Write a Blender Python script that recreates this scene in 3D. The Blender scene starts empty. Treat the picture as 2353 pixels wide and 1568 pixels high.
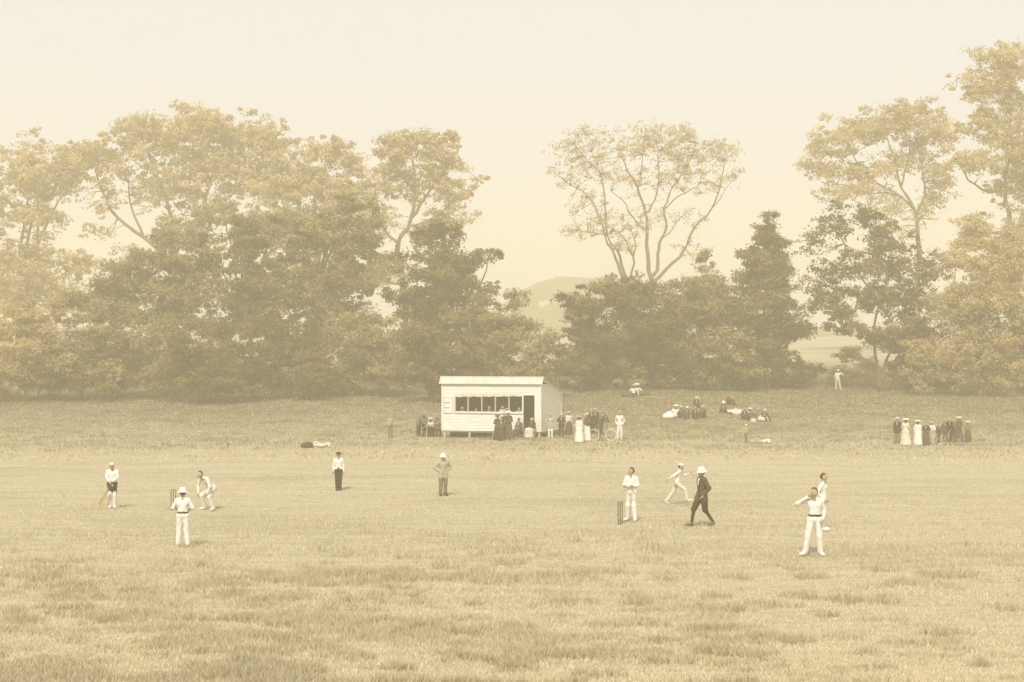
import bpy, bmesh, math, random
import numpy as np
from mathutils import Vector, Matrix

# ------------------------------------------------------------------ camera, sky, sun, exposure
F, CX, HOR, CAMH = 3730.0, 1176.5, 814.0, 5.4       # photo pixels are given on a 2353 x 1568 grid
scene = bpy.context.scene
col = scene.collection
cam_data = bpy.data.cameras.new('camera')
cam_data.sensor_width = 36.0
cam_data.lens = 36.0 * F / 2353.0
cam_data.shift_y = (HOR - 784.0) / 2353.0
cam_data.clip_start = 0.5
cam_data.clip_end = 3000.0
cam = bpy.data.objects.new('camera', cam_data)
cam.location = (0, 0, CAMH)
cam.rotation_euler = (math.radians(90), 0, 0)
col.objects.link(cam)
scene.camera = cam

SUN_EL, SUN_AZ = math.radians(46), math.radians(191)   # azimuth clockwise from +Y: behind the camera, to its left
world = bpy.data.worlds.new('World'); scene.world = world
world.use_nodes = True
wn, wl = world.node_tree.nodes, world.node_tree.links
wn.clear()
sky = wn.new('ShaderNodeTexSky'); sky.sky_type = 'NISHITA'; sky.sun_disc = False
sky.sun_elevation = SUN_EL; sky.sun_rotation = SUN_AZ
sky.air_density = 1.0; sky.dust_density = 4.0; sky.ozone_density = 1.0
bw = wn.new('ShaderNodeRGBToBW')
cloud = wn.new('ShaderNodeMix'); cloud.data_type = 'FLOAT'
cloud.inputs[0].default_value = 0.75                 # thin overcast evens the sky out
cloud.inputs[3].default_value = 6.4
tint = wn.new('ShaderNodeMix'); tint.data_type = 'RGBA'; tint.blend_type = 'MULTIPLY'
tint.inputs[0].default_value = 1.0
tint.inputs[7].default_value = (0.965, 1.0, 1.06, 1)
bg = wn.new('ShaderNodeBackground'); bg.inputs[1].default_value = 0.078
wo = wn.new('ShaderNodeOutputWorld')
wl.new(sky.outputs[0], bw.inputs[0]); wl.new(bw.outputs[0], cloud.inputs[2])
wl.new(cloud.outputs[0], tint.inputs[6]); wl.new(tint.outputs[2], bg.inputs[0]); wl.new(bg.outputs[0], wo.inputs[0])

sun_data = bpy.data.lights.new('sun', 'SUN')
sun_data.energy = 2.2; sun_data.angle = math.radians(9); sun_data.color = (1.0, 0.96, 0.87)
sun = bpy.data.objects.new('sun', sun_data); col.objects.link(sun)
sd = Vector((math.sin(SUN_AZ)*math.cos(SUN_EL), math.cos(SUN_AZ)*math.cos(SUN_EL), math.sin(SUN_EL)))
sun.rotation_euler = (-sd).to_track_quat('-Z', 'Y').to_euler()
sun.location = (0, 0, 60)

vs = scene.view_settings
vs.view_transform = 'Standard'; vs.look = 'None'; vs.exposure = 0.96; vs.gamma = 1.0; vs.use_curve_mapping = False
scene.display_settings.display_device = 'sRGB'
scene.cycles.max_bounces = 8
scene.cycles.volume_bounces = 2
scene.cycles.volume_max_steps = 64
scene.cycles.use_denoising = True

rng = np.random.default_rng(7)
random.seed(7)

# ------------------------------------------------------------------ helpers
def wx(px, Y): return (px - CX) / F * Y
def wz(py, Y): return CAMH + (HOR - py) / F * Y

def tag(o, label=None, cat=None, group=None, kind=None):
    if label: o['label'] = label
    if cat: o['category'] = cat
    if group: o['group'] = group
    if kind: o['kind'] = kind
    return o

def empty(name, loc=(0, 0, 0), rz=0.0, label=None, cat=None, group=None, scale=1.0):
    o = bpy.data.objects.new(name, None); col.objects.link(o)
    o.location = loc; o.rotation_euler = (0, 0, rz); o.scale = (scale,)*3
    o.empty_display_size = 0.2
    return tag(o, label, cat, group)

def mesh_np(name, verts, faces, smooth=False, tint=None):
    verts = np.ascontiguousarray(verts, dtype=np.float32); faces = np.ascontiguousarray(faces, dtype=np.int32)
    k = faces.shape[1]
    me = bpy.data.meshes.new(name)
    me.vertices.add(len(verts)); me.vertices.foreach_set('co', verts.ravel())
    me.loops.add(faces.size); me.loops.foreach_set('vertex_index', faces.ravel())
    me.polygons.add(len(faces))
    me.polygons.foreach_set('loop_start', np.arange(0, faces.size, k, dtype=np.int32))
    me.polygons.foreach_set('loop_total', np.full(len(faces), k, dtype=np.int32))
    if smooth: me.polygons.foreach_set('use_smooth', np.ones(len(faces), dtype=bool))
    if tint is not None:
        a = me.attributes.new('tint', 'FLOAT', 'POINT'); a.data.foreach_set('value', np.ascontiguousarray(tint, dtype=np.float32))
    me.update(calc_edges=True); me.validate()
    return me

def link(name, me, material, parent=None, loc=None):
    o = bpy.data.objects.new(name, me); col.objects.link(o)
    if material is not None:
        if len(me.materials) == 0: me.materials.append(material)
        else:
            o.material_slots[0].link = 'OBJECT'; o.material_slots[0].material = material
    if parent is not None: o.parent = parent
    if loc is not None: o.location = loc
    return o

class MB:
    """collects boxes, tubes and lathes into one mesh"""
    def __init__(s): s.v = []; s.f = []
    def add(s, vs_, fs):
        b = len(s.v); s.v += [tuple(v) for v in vs_]; s.f += [tuple(i + b for i in f) for f in fs]
    def box(s, c, d, m=None):
        vv = [Vector((c[0]+sx*d[0]/2, c[1]+sy*d[1]/2, c[2]+sz*d[2]/2)) for sx in (-1, 1) for sy in (-1, 1) for sz in (-1, 1)]
        if m is not None: vv = [m @ v for v in vv]
        s.add(vv, [(0,1,3,2),(4,6,7,5),(0,4,5,1),(2,3,7,6),(0,2,6,4),(1,5,7,3)])
    def beam(s, a, b, w, t):
        a, b = Vector(a), Vector(b); d = b - a; L = d.length; d.normalize()
        up = Vector((0, 0, 1)) if abs(d.z) < 0.95 else Vector((0, 1, 0))
        x = d.cross(up).normalized(); y = x.cross(d).normalized()
        vv = [a + x*(sx*w/2) + y*(sy*t/2) + d*(sz*L) for sx in (-1, 1) for sy in (-1, 1) for sz in (0, 1)]
        s.add(vv, [(0,1,3,2),(4,6,7,5),(0,4,5,1),(2,3,7,6),(0,2,6,4),(1,5,7,3)])
    def tube(s, pts, rad, n=6, closed=False):
        pts = [Vector(p) for p in pts]; rings = []
        m = len(pts)
        for i, p in enumerate(pts):
            if closed: d = pts[(i+1) % m] - pts[i-1]
            else: d = pts[min(i+1, m-1)] - pts[max(i-1, 0)]
            d.normalize()
            up = Vector((0, 0, 1)) if abs(d.z) < 0.9 else Vector((0, 1, 0))
            x = d.cross(up).normalized(); y = x.cross(d).normalized()
            r = rad[i] if hasattr(rad, '__len__') else rad
            rings.append([p + (x*math.cos(2*math.pi*k/n) + y*math.sin(2*math.pi*k/n))*r for k in range(n)])
        b = [v for r_ in rings for v in r_]; f = []
        for i in range(m if closed else m-1):
            for k in range(n):
                j = (i+1) % m
                f.append((i*n+k, i*n+(k+1) % n, j*n+(k+1) % n, j*n+k))
        if not closed: f += [tuple(range(n))[::-1], tuple((m-1)*n+k for k in range(n))]
        s.add(b, f)
    def lathe(s, prof, n=16, m=None, sx=1.0, sy=1.0):
        b = []; f = []
        for r, z in prof:
            for k in range(n):
                v = Vector((r*sx*math.cos(2*math.pi*k/n), r*sy*math.sin(2*math.pi*k/n), z))
                b.append(m @ v if m is not None else v)
        for i in range(len(prof)-1):
            for k in range(n): f.append((i*n+k, i*n+(k+1) % n, (i+1)*n+(k+1) % n, (i+1)*n+k))
        f.append(tuple(range(n))[::-1]); f.append(tuple((len(prof)-1)*n+k for k in range(n)))
        s.add(b, f)
    def mesh(s, name, smooth=False):
        me = bpy.data.meshes.new(name); me.from_pydata(s.v, [], s.f); me.validate()
        bm = bmesh.new(); bm.from_mesh(me); bmesh.ops.recalc_face_normals(bm, faces=bm.faces); bm.to_mesh(me); bm.free()
        if smooth: me.polygons.foreach_set('use_smooth', np.ones(len(me.polygons), dtype=bool))
        me.update()
        return me
    def build(s, name, material, parent=None, smooth=False):
        return link(name, s.mesh(name, smooth), material, parent)

def material(name, c1, c2=None, scale=8.0, rough=0.9, bump=0.0, detail=4.0, stretch=None, spec=0.15):
    m = bpy.data.materials.new(name); m.use_nodes = True
    n, l = m.node_tree.nodes, m.node_tree.links
    p = n['Principled BSDF']; p.inputs['Roughness'].default_value = rough
    p.inputs['Specular IOR Level'].default_value = spec
    c2 = c2 or tuple(x*0.8 for x in c1)
    tc = n.new('ShaderNodeTexCoord'); mp = n.new('ShaderNodeMapping')
    if stretch: mp.inputs['Scale'].default_value = stretch
    nz = n.new('ShaderNodeTexNoise'); nz.inputs['Scale'].default_value = scale; nz.inputs['Detail'].default_value = detail
    rp = n.new('ShaderNodeValToRGB')
    rp.color_ramp.elements[0].position = 0.32; rp.color_ramp.elements[1].position = 0.68
    rp.color_ramp.elements[0].color = (*c2, 1); rp.color_ramp.elements[1].color = (*c1, 1)
    l.new(tc.outputs['Object'], mp.inputs[0]); l.new(mp.outputs[0], nz.inputs[0])
    l.new(nz.outputs[0], rp.inputs[0]); l.new(rp.outputs[0], p.inputs['Base Color'])
    if bump:
        b = n.new('ShaderNodeBump'); b.inputs['Strength'].default_value = bump; b.inputs['Distance'].default_value = 0.03
        l.new(nz.outputs[0], b.inputs['Height']); l.new(b.outputs[0], p.inputs['Normal'])
    return m

def leaf_material(name, dark, light, trans=0.35):
    m = bpy.data.materials.new(name); m.use_nodes = True
    n, l = m.node_tree.nodes, m.node_tree.links
    n.clear()
    out = n.new('ShaderNodeOutputMaterial')
    at = n.new('ShaderNodeAttribute'); at.attribute_name = 'tint'
    rp = n.new('ShaderNodeValToRGB')
    rp.color_ramp.elements[0].color = (*dark, 1); rp.color_ramp.elements[1].color = (*light, 1)
    df = n.new('ShaderNodeBsdfDiffuse'); tr = n.new('ShaderNodeBsdfTranslucent')
    mx = n.new('ShaderNodeMixShader'); mx.inputs[0].default_value = trans
    l.new(at.outputs['Fac'], rp.inputs[0]); l.new(rp.outputs[0], df.inputs[0]); l.new(rp.outputs[0], tr.inputs[0])
    l.new(df.outputs[0], mx.inputs[1]); l.new(tr.outputs[0], mx.inputs[2]); l.new(mx.outputs[0], out.inputs[0])
    return m

M = {}
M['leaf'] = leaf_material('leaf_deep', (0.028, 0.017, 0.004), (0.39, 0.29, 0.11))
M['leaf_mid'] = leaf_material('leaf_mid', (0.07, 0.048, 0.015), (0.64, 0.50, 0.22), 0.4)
M['leaf_pale'] = leaf_material('leaf_pale', (0.40, 0.305, 0.135), (0.76, 0.61, 0.32), 0.5)  # pale leaves; for the tall trees, distant haze is put into the colour
M['bark'] = material('bark', (0.22, 0.165, 0.085), (0.12, 0.088, 0.045), 6, bump=0.5, stretch=(1, 1, 0.25))
M['blade'] = leaf_material('grass_blade', (0.31, 0.258, 0.158), (0.74, 0.64, 0.435), 0.4)

# ------------------------------------------------------------------ the ground
GY = np.array([-80, 0, 10, 22, 98, 106, 114, 124, 134, 146, 160, 180, 220, 270, 340, 450, 760], float)
GZ = np.array([4.4, 3.8, 1.9, 0, 0, 0.06, 0.36, 0.95, 1.62, 2.40, 3.2, 4.5, 6.1, 7.9, 9.0, 9.5, 9.5], float)
def g(x, y):
    x = np.asarray(x, float); y = np.asarray(y, float)
    z = (np.interp(y-3, GY, GZ) + np.interp(y, GY, GZ) + np.interp(y+3, GY, GZ)) / 3
    near = np.clip((y-15)/15, 0, 1)
    z = z + near*(0.05*np.sin(x*0.21+y*0.13) + 0.04*np.sin(x*0.53-y*0.31+1.3) + 0.02*np.sin(x*1.3+y*0.9))
    return z
def gz0(x, y): return float(g(x, y))

def ground_hit(px, py):
    ys = np.arange(22.0, 260.0, 0.25)
    d = (CAMH + (HOR-py)/F*ys) - g((px-CX)/F*ys, ys)
    i = int(np.argmax(d <= 0)) if (d <= 0).any() else len(ys)-1
    Y = ys[i]
    if i > 0: Y = ys[i-1] + 0.25*d[i-1]/(d[i-1]-d[i])
    x = (px-CX)/F*Y
    return float(x), float(Y), gz0(x, Y)

def spaced(a): return np.unique(np.concatenate(a))
gxs = spaced([np.arange(-420, -79, 20.0), np.arange(-80, 80.1, 0.8), np.arange(80, 421, 20.0)])
gys = spaced([np.arange(-80, 20, 4.0), np.arange(20, 180, 0.8), np.arange(180, 601, 20.0)])
X, Y = np.meshgrid(gxs, gys, indexing='ij')
gv = np.stack([X, Y, g(X, Y)], -1).reshape(-1, 3)
ii = np.arange(len(gxs)*len(gys)).reshape(len(gxs), len(gys))
gf = np.stack([ii[:-1, :-1], ii[1:, :-1], ii[1:, 1:], ii[:-1, 1:]], -1).reshape(-1, 4)

def ground_material():
    m = bpy.data.materials.new('cricket_field_turf'); m.use_nodes = True
    n, l = m.node_tree.nodes, m.node_tree.links
    p = n['Principled BSDF']; p.inputs['Roughness'].default_value = 0.95; p.inputs['Specular IOR Level'].default_value = 0.05
    geo = n.new('ShaderNodeNewGeometry'); sep = n.new('ShaderNodeSeparateXYZ'); l.new(geo.outputs['Position'], sep.inputs[0])
    def noise(scale, detail, stretch=(1, 1, 1), rough=0.6):
        mp = n.new('ShaderNodeMapping'); mp.inputs['Scale'].default_value = stretch
        t = n.new('ShaderNodeTexNoise'); t.inputs['Scale'].default_value = scale; t.inputs['Detail'].default_value = detail
        t.inputs['Roughness'].default_value = rough
        l.new(geo.outputs['Position'], mp.inputs[0]); l.new(mp.outputs[0], t.inputs[0]); return t.outputs[0]
    def ramp(v, a, b, c0=(0, 0, 0, 1), c1=(1, 1, 1, 1)):
        r = n.new('ShaderNodeValToRGB'); r.color_ramp.elements[0].position = a; r.color_ramp.elements[1].position = b
        r.color_ramp.elements[0].color = c0; r.color_ramp.elements[1].color = c1
        l.new(v, r.inputs[0]); return r.outputs[0]
    def mix(f, a, b, mode='MIX'):
        x = n.new('ShaderNodeMix'); x.data_type = 'RGBA'; x.blend_type = mode
        for sock, v in ((x.inputs[0], f), (x.inputs[6], a), (x.inputs[7], b)):
            if isinstance(v, (int, float)): sock.default_value = v
            elif isinstance(v, tuple): sock.default_value = v
            else: l.new(v, sock)
        return x.outputs[2]
    fine = noise(9.0, 6, (0.7, 0.55, 1), 0.7)
    base = ramp(fine, 0.30, 0.72, (0.365, 0.308, 0.195, 1), (0.505, 0.435, 0.286, 1))
    # worn, paler turf round the pitch; rough darker grass in drifts
    drift = ramp(noise(0.11, 5, (0.6, 1.2, 1), 0.65), 0.50, 0.72)
    base = mix(drift, base, (0.33, 0.275, 0.17, 1))
    tuft = ramp(noise(0.9, 6, (0.5, 1.3, 1), 0.7), 0.56, 0.74)
    base = mix(tuft, base, (0.32, 0.26, 0.155, 1))
    mow = noise(1.0, 2, (0.035, 2.4, 1), 0.5)
    mowr = ramp(mow, 0.42, 0.60, (0.90, 0.90, 0.90, 1), (1.05, 1.05, 1.05, 1))
    base = mix(1.0, base, mowr, 'MULTIPLY')
    # unmown rough bank behind the pavilion, its colour darkened to include the trees' shade
    mr = n.new('ShaderNodeMapRange'); mr.inputs[1].default_value = 103; mr.inputs[2].default_value = 146
    mr.inputs[3].default_value = 0; mr.inputs[4].default_value = 0.92
    wob = n.new('ShaderNodeMath'); wob.operation = 'MULTIPLY_ADD'; wob.inputs[1].default_value = 34.0
    l.new(noise(0.10, 6, (0.7, 1.0, 1), 0.7), wob.inputs[0]); l.new(sep.outputs[1], wob.inputs[2])
    l.new(wob.outputs[0], mr.inputs[0])
    mr2 = n.new('ShaderNodeMapRange'); mr2.inputs[1].default_value = 165; mr2.inputs[2].default_value = 185
    mr2.inputs[3].default_value = 1; mr2.inputs[4].default_value = 0.0
    l.new(sep.outputs[1], mr2.inputs[0])
    mm = n.new('ShaderNodeMath'); mm.operation = 'MULTIPLY'; l.new(mr.outputs[0], mm.inputs[0]); l.new(mr2.outputs[0], mm.inputs[1])
    bank = ramp(noise(0.6, 6, (0.6, 1.0, 1), 0.7), 0.3, 0.7, (0.085, 0.063, 0.031, 1), (0.18, 0.14, 0.074, 1))
    base = mix(mm.outputs[0], base, bank)
    l.new(base, p.inputs['Base Color'])
    b = n.new('ShaderNodeBump'); b.inputs['Strength'].default_value = 0.6; b.inputs['Distance'].default_value = 0.08
    l.new(fine, b.inputs['Height']); l.new(b.outputs[0], p.inputs['Normal'])
    return m
ground = link('ground', mesh_np('ground', gv, gf, True), ground_material())
tag(ground, 'pale mown cricket field rising to a rough grass bank under the trees', 'field', kind='structure')

# far wooded hill seen in the gap right of the pavilion
def hill_mesh():
    nx, ny = 90, 40
    xs = np.linspace(-30, 150, nx); ys = np.linspace(400, 590, ny)
    X, Y = np.meshgrid(xs, ys, indexing='ij')
    cx = wx(1300, 470)
    prof = np.interp(X, [-30, wx(1170, 540), wx(1205, 540), wx(1235, 540), wx(1290, 540), wx(1350, 540), 60, 90, 150],
                     [0, 9, 18.5, 20.5, 22.6, 22.2, 15, 6, 0])
    dy = np.sin(np.clip((Y-400)/140, 0, 1)*math.pi/2)*np.clip((590-Y)/45, 0, 1)
    Z = 8.0 + prof*dy + 0.5*np.sin(X*1.1+Y*.2)*dy + 0.35*np.sin(X*2.3-Y*.31)*dy
    v = np.stack([X, Y, Z], -1).reshape(-1, 3); q = np.arange(nx*ny).reshape(nx, ny)
    f = np.stack([q[:-1, :-1], q[1:, :-1], q[1:, 1:], q[:-1, 1:]], -1).reshape(-1, 4)
    return mesh_np('hill', v, f, True)
M['hill'] = material('hill_woodland', (0.16, 0.12, 0.06), (0.10, 0.075, 0.038), 0.25, bump=1.0)
tag(link('hill', hill_mesh(), M['hill']), 'far rounded hill showing in the gap between the trees', 'hill', kind='structure')

# ------------------------------------------------------------------ trees
def leaves(centres, crad, per, size, out_c, btint, flat=0.75, up=0.5):
    """many small leaf faces round each cluster centre"""
    n = len(centres)*per
    ci = np.repeat(np.arange(len(centres)), per)
    off = rng.normal(size=(n, 3)); off /= np.linalg.norm(off, axis=1, keepdims=True) + 1e-9
    rad = rng.random(n)**0.45
    cr = np.repeat(crad, per)
    p = centres[ci] + off*(rad*cr)[:, None]*np.array([1.15, 1.0, flat])
    oc = p - out_c; oc /= np.linalg.norm(oc, axis=1, keepdims=True) + 1e-9
    nr = 0.7*off + 0.35*oc + np.array([0, 0, up]) + 0.75*rng.normal(size=(n, 3))
    nr /= np.linalg.norm(nr, axis=1, keepdims=True) + 1e-9
    t = np.cross(nr, rng.normal(size=(n, 3))); t /= np.linalg.norm(t, axis=1, keepdims=True) + 1e-9
    b = np.cross(nr, t)
    s = size*(0.6 + 0.8*rng.random(n))[:, None]
    v = np.stack([p - t*s*0.62, p - b*s*0.36 + nr*s*0.08, p + t*s*0.62, p + b*s*0.36 + nr*s*0.08], 1).reshape(-1, 3)
    f = np.arange(n*4).reshape(-1, 4)
    ctint = rng.random(len(centres))
    tint = np.clip(0.5*btint[ci] + 0.25*ctint[ci] + 0.25*rng.random(n), 0, 1)  # random bough tint paints light and dark clumps, as if lit and shaded
    return v, f, np.repeat(tint, 4)

def bend(a, b, k, amt):
    a, b = Vector(a), Vector(b); L = (b-a).length
    o = Vector(rng.normal(size=3)); o.z *= 0.3
    pts = []
    for i in range(k+1):
        t = i/k
        j = Vector(rng.normal(size=3))*amt*0.25*L*(0 if i in (0, k) else 1)*0.5
        pts.append(a.lerp(b, t) + o*amt*L*math.sin(t*math.pi) + j)
    return pts

def make_tree(label, base_px, Yd, lobes, trunk_r=0.32, leaf=0.24, mat='leaf', name='tree', group=None, K=6.0,
              limbs=None, cat='tree', trunk_top=None, split=None):
    dsc = Yd/150.0; leaf *= 0.90*dsc; K *= 0.78; trunk_r *= dsc
    bx = wx(base_px, Yd); bz = gz0(bx, Yd)
    root = empty(name, (bx, Yd, bz), 0, label, cat, group)
    L = []
    for lb in lobes:
        px, py, rx, ry = lb[:4]; dens = lb[4] if len(lb) > 4 else 1.0
        dy = lb[5] if len(lb) > 5 else rng.uniform(-1.2, 1.2)
        mx, mz = rx/F*Yd, ry/F*Yd
        L.append((np.array([wx(px, Yd)-bx, dy, wz(py, Yd)-bz]), mx, 0.85*max(mx, mz), mz, dens))
    cc = np.mean([l_[0] for l_ in L], axis=0)
    V, Fc, T, nb = [], [], [], 0
    wood = MB(); used = {}
    if limbs and not trunk_top:
        l0 = limbs[0][0][0]; trunk_top = (wx(l0[0], Yd)-bx, 0, max(0.6, wz(l0[1], Yd)-bz+0.1))
    top = Vector(trunk_top) if trunk_top else Vector((cc[0]*0.7, 0, max(cc[2]*0.85, 1.0)))
    tp = bend((0, 0, -0.3), top, 6, 0.03)
    wood.tube(tp, [trunk_r*(1.25 if i == 0 else 1 - 0.72*i/6) for i in range(7)], 8)
    limb_parts = []
    if limbs:
        for pl, r0, r1 in limbs:
            k_ = 0.78*dsc if name == 'elm_tree' else dsc; r0 *= k_; r1 *= k_
            q = [Vector((wx(p[0], Yd)-bx, (p[2] if len(p) > 2 else 0), wz(p[1], Yd)-bz)) for p in pl]
            s_ = [q[0]]
            for i in range(len(q)-1):
                p0, p1, p2, p3 = q[max(i-1, 0)], q[i], q[i+1], q[min(i+2, len(q)-1)]
                for t in (0.34, 0.67, 1.0):
                    w_ = 0.5*((2*p1) + (p2-p0)*t + (2*p0-5*p1+4*p2-p3)*t*t + (3*p1-p0-3*p2+p3)*t**3)
                    if t < 1: w_ = w_ + Vector(rng.normal(size=3))*0.035*(p2-p1).length
                    s_.append(w_)
            q = s_; mb = MB(); k = len(q)
            mb.tube(q, [r0+(r1-r0)*(i/(k-1))**0.8 for i in range(k)], 7); limb_parts.append((mb, q))
    for c, rx, ry, rz, dens in L:
        nl = dens*K*rx*rz*3.14/(leaf*leaf*0.45)
        per = 30 if dens >= 0.6 else 11
        nc = max(5, int(nl/per))
        sp = dens < 0.6
        nbgh = max(3, int((7 + 3.0*rx*rz)*(2.2 if sp else 1.0)))
        u = rng.normal(size=(nbgh, 3)); u /= np.linalg.norm(u, axis=1, keepdims=True)
        rr = rng.random(nbgh)**0.45*(0.80 + 0.28*rng.random(nbgh))
        bc = c + u*rr[:, None]*np.array([rx, ry, rz])
        br = (0.22 + 0.22*rng.random(nbgh))*max(0.8, math.sqrt(rx*rz))*(0.7 if sp else 1.0)
        bi = rng.integers(0, nbgh, nc)
        w = rng.normal(size=(nc, 3)); w /= np.linalg.norm(w, axis=1, keepdims=True)
        cen = bc[bi] + w*(rng.random(nc)**0.5*br[bi])[:, None]*np.array([1.25, 1.1, 0.55])
        loose = rng.random(nc) < 0.16
        cen[loose] = c + (cen[loose]-c)*1.16
        crad = (0.20 + 0.50*rng.random(nc)**1.6)*min(1.0, 0.55 + 0.45*min(rx, rz)/1.6)*(1.2 if dens >= 0.6 else 1.35)*dsc
        v, f, t = leaves(cen, crad, per, leaf, np.array(c), rng.random(nbgh)[bi])
        V.append(v); Fc.append(f+nb); T.append(t); nb += len(v)
        # wood: limb to the lobe, twigs to some of the clusters
        if not limbs:
            z0 = min(0.9, max(0.25, 0.45 + 0.25*rng.random()))
            a = tp[min(5, max(1, int(z0*6)))]
            pts = bend(a, Vector(c), 5, 0.09)
            wood.tube(pts, [trunk_r*0.42*(1-0.75*i/5) for i in range(6)], 6)
            src = pts[2:]
        else:
            src = [(p, mb_) for mb_, q in limb_parts for p in q[2:]]
        step = 1 if dens < 0.6 else 3
        for k in range(0, nc, step):
            cv = Vector(cen[k])
            if limbs: a, dst = min(src, key=lambda s_: (s_[0]-cv).length)
            else: a, dst = min(src, key=lambda s_: (s_-cv).length), wood
            ka = (round(a.x, 3), round(a.z, 3)); used[ka] = used.get(ka, 0) + 1
            if (a-cv).length < 2.4*dsc and used[ka] <= 9:
                dst.tube(bend(a, cv, 3, 0.18), [0.036*dsc, 0.026*dsc, 0.018*dsc, 0.008*dsc], 4)
    link('crown', mesh_np('crown', np.concatenate(V), np.concatenate(Fc), False, np.concatenate(T)), M[mat], root)
    wood.build('trunk', M['bark'], root, True)
    for mb, q in limb_parts: mb.build('limb', M['bark'], root, True)
    return root

G1, G2 = 'tall trees behind the left wood', 'leafy trees of the wood'
# --- tall trees at the back, left
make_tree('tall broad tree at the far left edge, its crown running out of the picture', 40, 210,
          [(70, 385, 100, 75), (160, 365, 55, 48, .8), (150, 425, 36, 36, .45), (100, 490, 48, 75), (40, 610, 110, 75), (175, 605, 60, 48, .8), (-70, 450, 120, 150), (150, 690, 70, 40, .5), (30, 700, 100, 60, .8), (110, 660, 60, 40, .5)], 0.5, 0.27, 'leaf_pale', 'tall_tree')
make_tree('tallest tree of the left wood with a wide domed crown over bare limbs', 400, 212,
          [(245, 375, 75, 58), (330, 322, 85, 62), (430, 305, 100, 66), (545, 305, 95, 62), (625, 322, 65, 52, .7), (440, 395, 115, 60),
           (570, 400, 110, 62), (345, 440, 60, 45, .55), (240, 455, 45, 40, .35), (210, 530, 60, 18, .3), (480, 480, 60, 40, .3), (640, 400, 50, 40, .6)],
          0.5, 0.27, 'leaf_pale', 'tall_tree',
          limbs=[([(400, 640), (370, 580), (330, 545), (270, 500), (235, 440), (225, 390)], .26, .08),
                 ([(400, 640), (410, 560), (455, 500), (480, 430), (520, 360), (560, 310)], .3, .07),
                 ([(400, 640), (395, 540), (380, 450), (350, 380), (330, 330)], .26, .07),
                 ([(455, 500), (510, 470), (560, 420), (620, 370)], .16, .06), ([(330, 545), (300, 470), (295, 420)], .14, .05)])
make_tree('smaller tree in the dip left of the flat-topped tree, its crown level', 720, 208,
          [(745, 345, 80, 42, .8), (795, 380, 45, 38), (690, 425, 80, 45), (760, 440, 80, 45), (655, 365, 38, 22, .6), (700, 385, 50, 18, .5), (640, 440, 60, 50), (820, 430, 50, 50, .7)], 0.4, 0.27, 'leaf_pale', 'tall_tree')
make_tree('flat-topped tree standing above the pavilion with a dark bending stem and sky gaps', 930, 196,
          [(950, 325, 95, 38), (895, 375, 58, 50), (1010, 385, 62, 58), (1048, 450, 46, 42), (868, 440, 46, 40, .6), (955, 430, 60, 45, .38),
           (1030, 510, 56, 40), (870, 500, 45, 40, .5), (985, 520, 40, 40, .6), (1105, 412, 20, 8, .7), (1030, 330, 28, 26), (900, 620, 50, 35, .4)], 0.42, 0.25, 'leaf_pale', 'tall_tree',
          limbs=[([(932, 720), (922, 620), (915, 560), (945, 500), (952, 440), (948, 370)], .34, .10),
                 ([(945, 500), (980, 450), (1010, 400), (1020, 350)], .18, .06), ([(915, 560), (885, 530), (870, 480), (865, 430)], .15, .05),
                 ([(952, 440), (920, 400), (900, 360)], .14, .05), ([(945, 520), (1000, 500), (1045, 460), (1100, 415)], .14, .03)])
# --- middle layer, left
make_tree('dark pointed evergreen rising in the middle of the left wood', 572, 146,
          [(558, 515, 38, 42), (570, 565, 58, 48), (575, 630, 75, 55), (585, 720, 85, 80)], 0.3, 0.22, 'leaf', 'evergreen_tree', K=7.5)
make_tree('round leafy tree at the left under the tallest crown', 360, 148,
          [(300, 630, 90, 55), (395, 590, 95, 70), (235, 700, 75, 62), (345, 715, 120, 90), (450, 690, 110, 90), (470, 590, 50, 60)], 0.35, 0.23, 'leaf_mid', 'broadleaf_tree')
make_tree('full round tree right of the dark evergreen with pale lit foliage', 720, 147,
          [(670, 560, 70, 60), (745, 520, 90, 60), (690, 660, 115, 85), (800, 620, 85, 95), (640, 500, 50, 35, .8), (760, 740, 110, 90), (840, 540, 60, 70, .8), (800, 480, 60, 40, .8)], 0.38, 0.23, 'leaf_mid', 'broadleaf_tree')
make_tree('bushy tree behind the pavilion with one side branch reaching right', 1010, 143,
          [(1000, 600, 85, 80), (1050, 660, 90, 75), (945, 680, 75, 65), (1125, 578, 45, 14, .9), (1085, 600, 40, 30), (1010, 530, 60, 40, .8), (1010, 740, 110, 80)], 0.35, 0.22, 'leaf', 'broadleaf_tree')
make_tree('low hazel-like bush tree beside the gap above the pavilion roof', 1140, 139,
          [(1130, 735, 75, 65), (1185, 680, 36, 40, .4), (1090, 770, 80, 60), (1200, 760, 40, 50, .6)], 0.22, 0.22, 'leaf_mid', 'broadleaf_tree')
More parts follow.
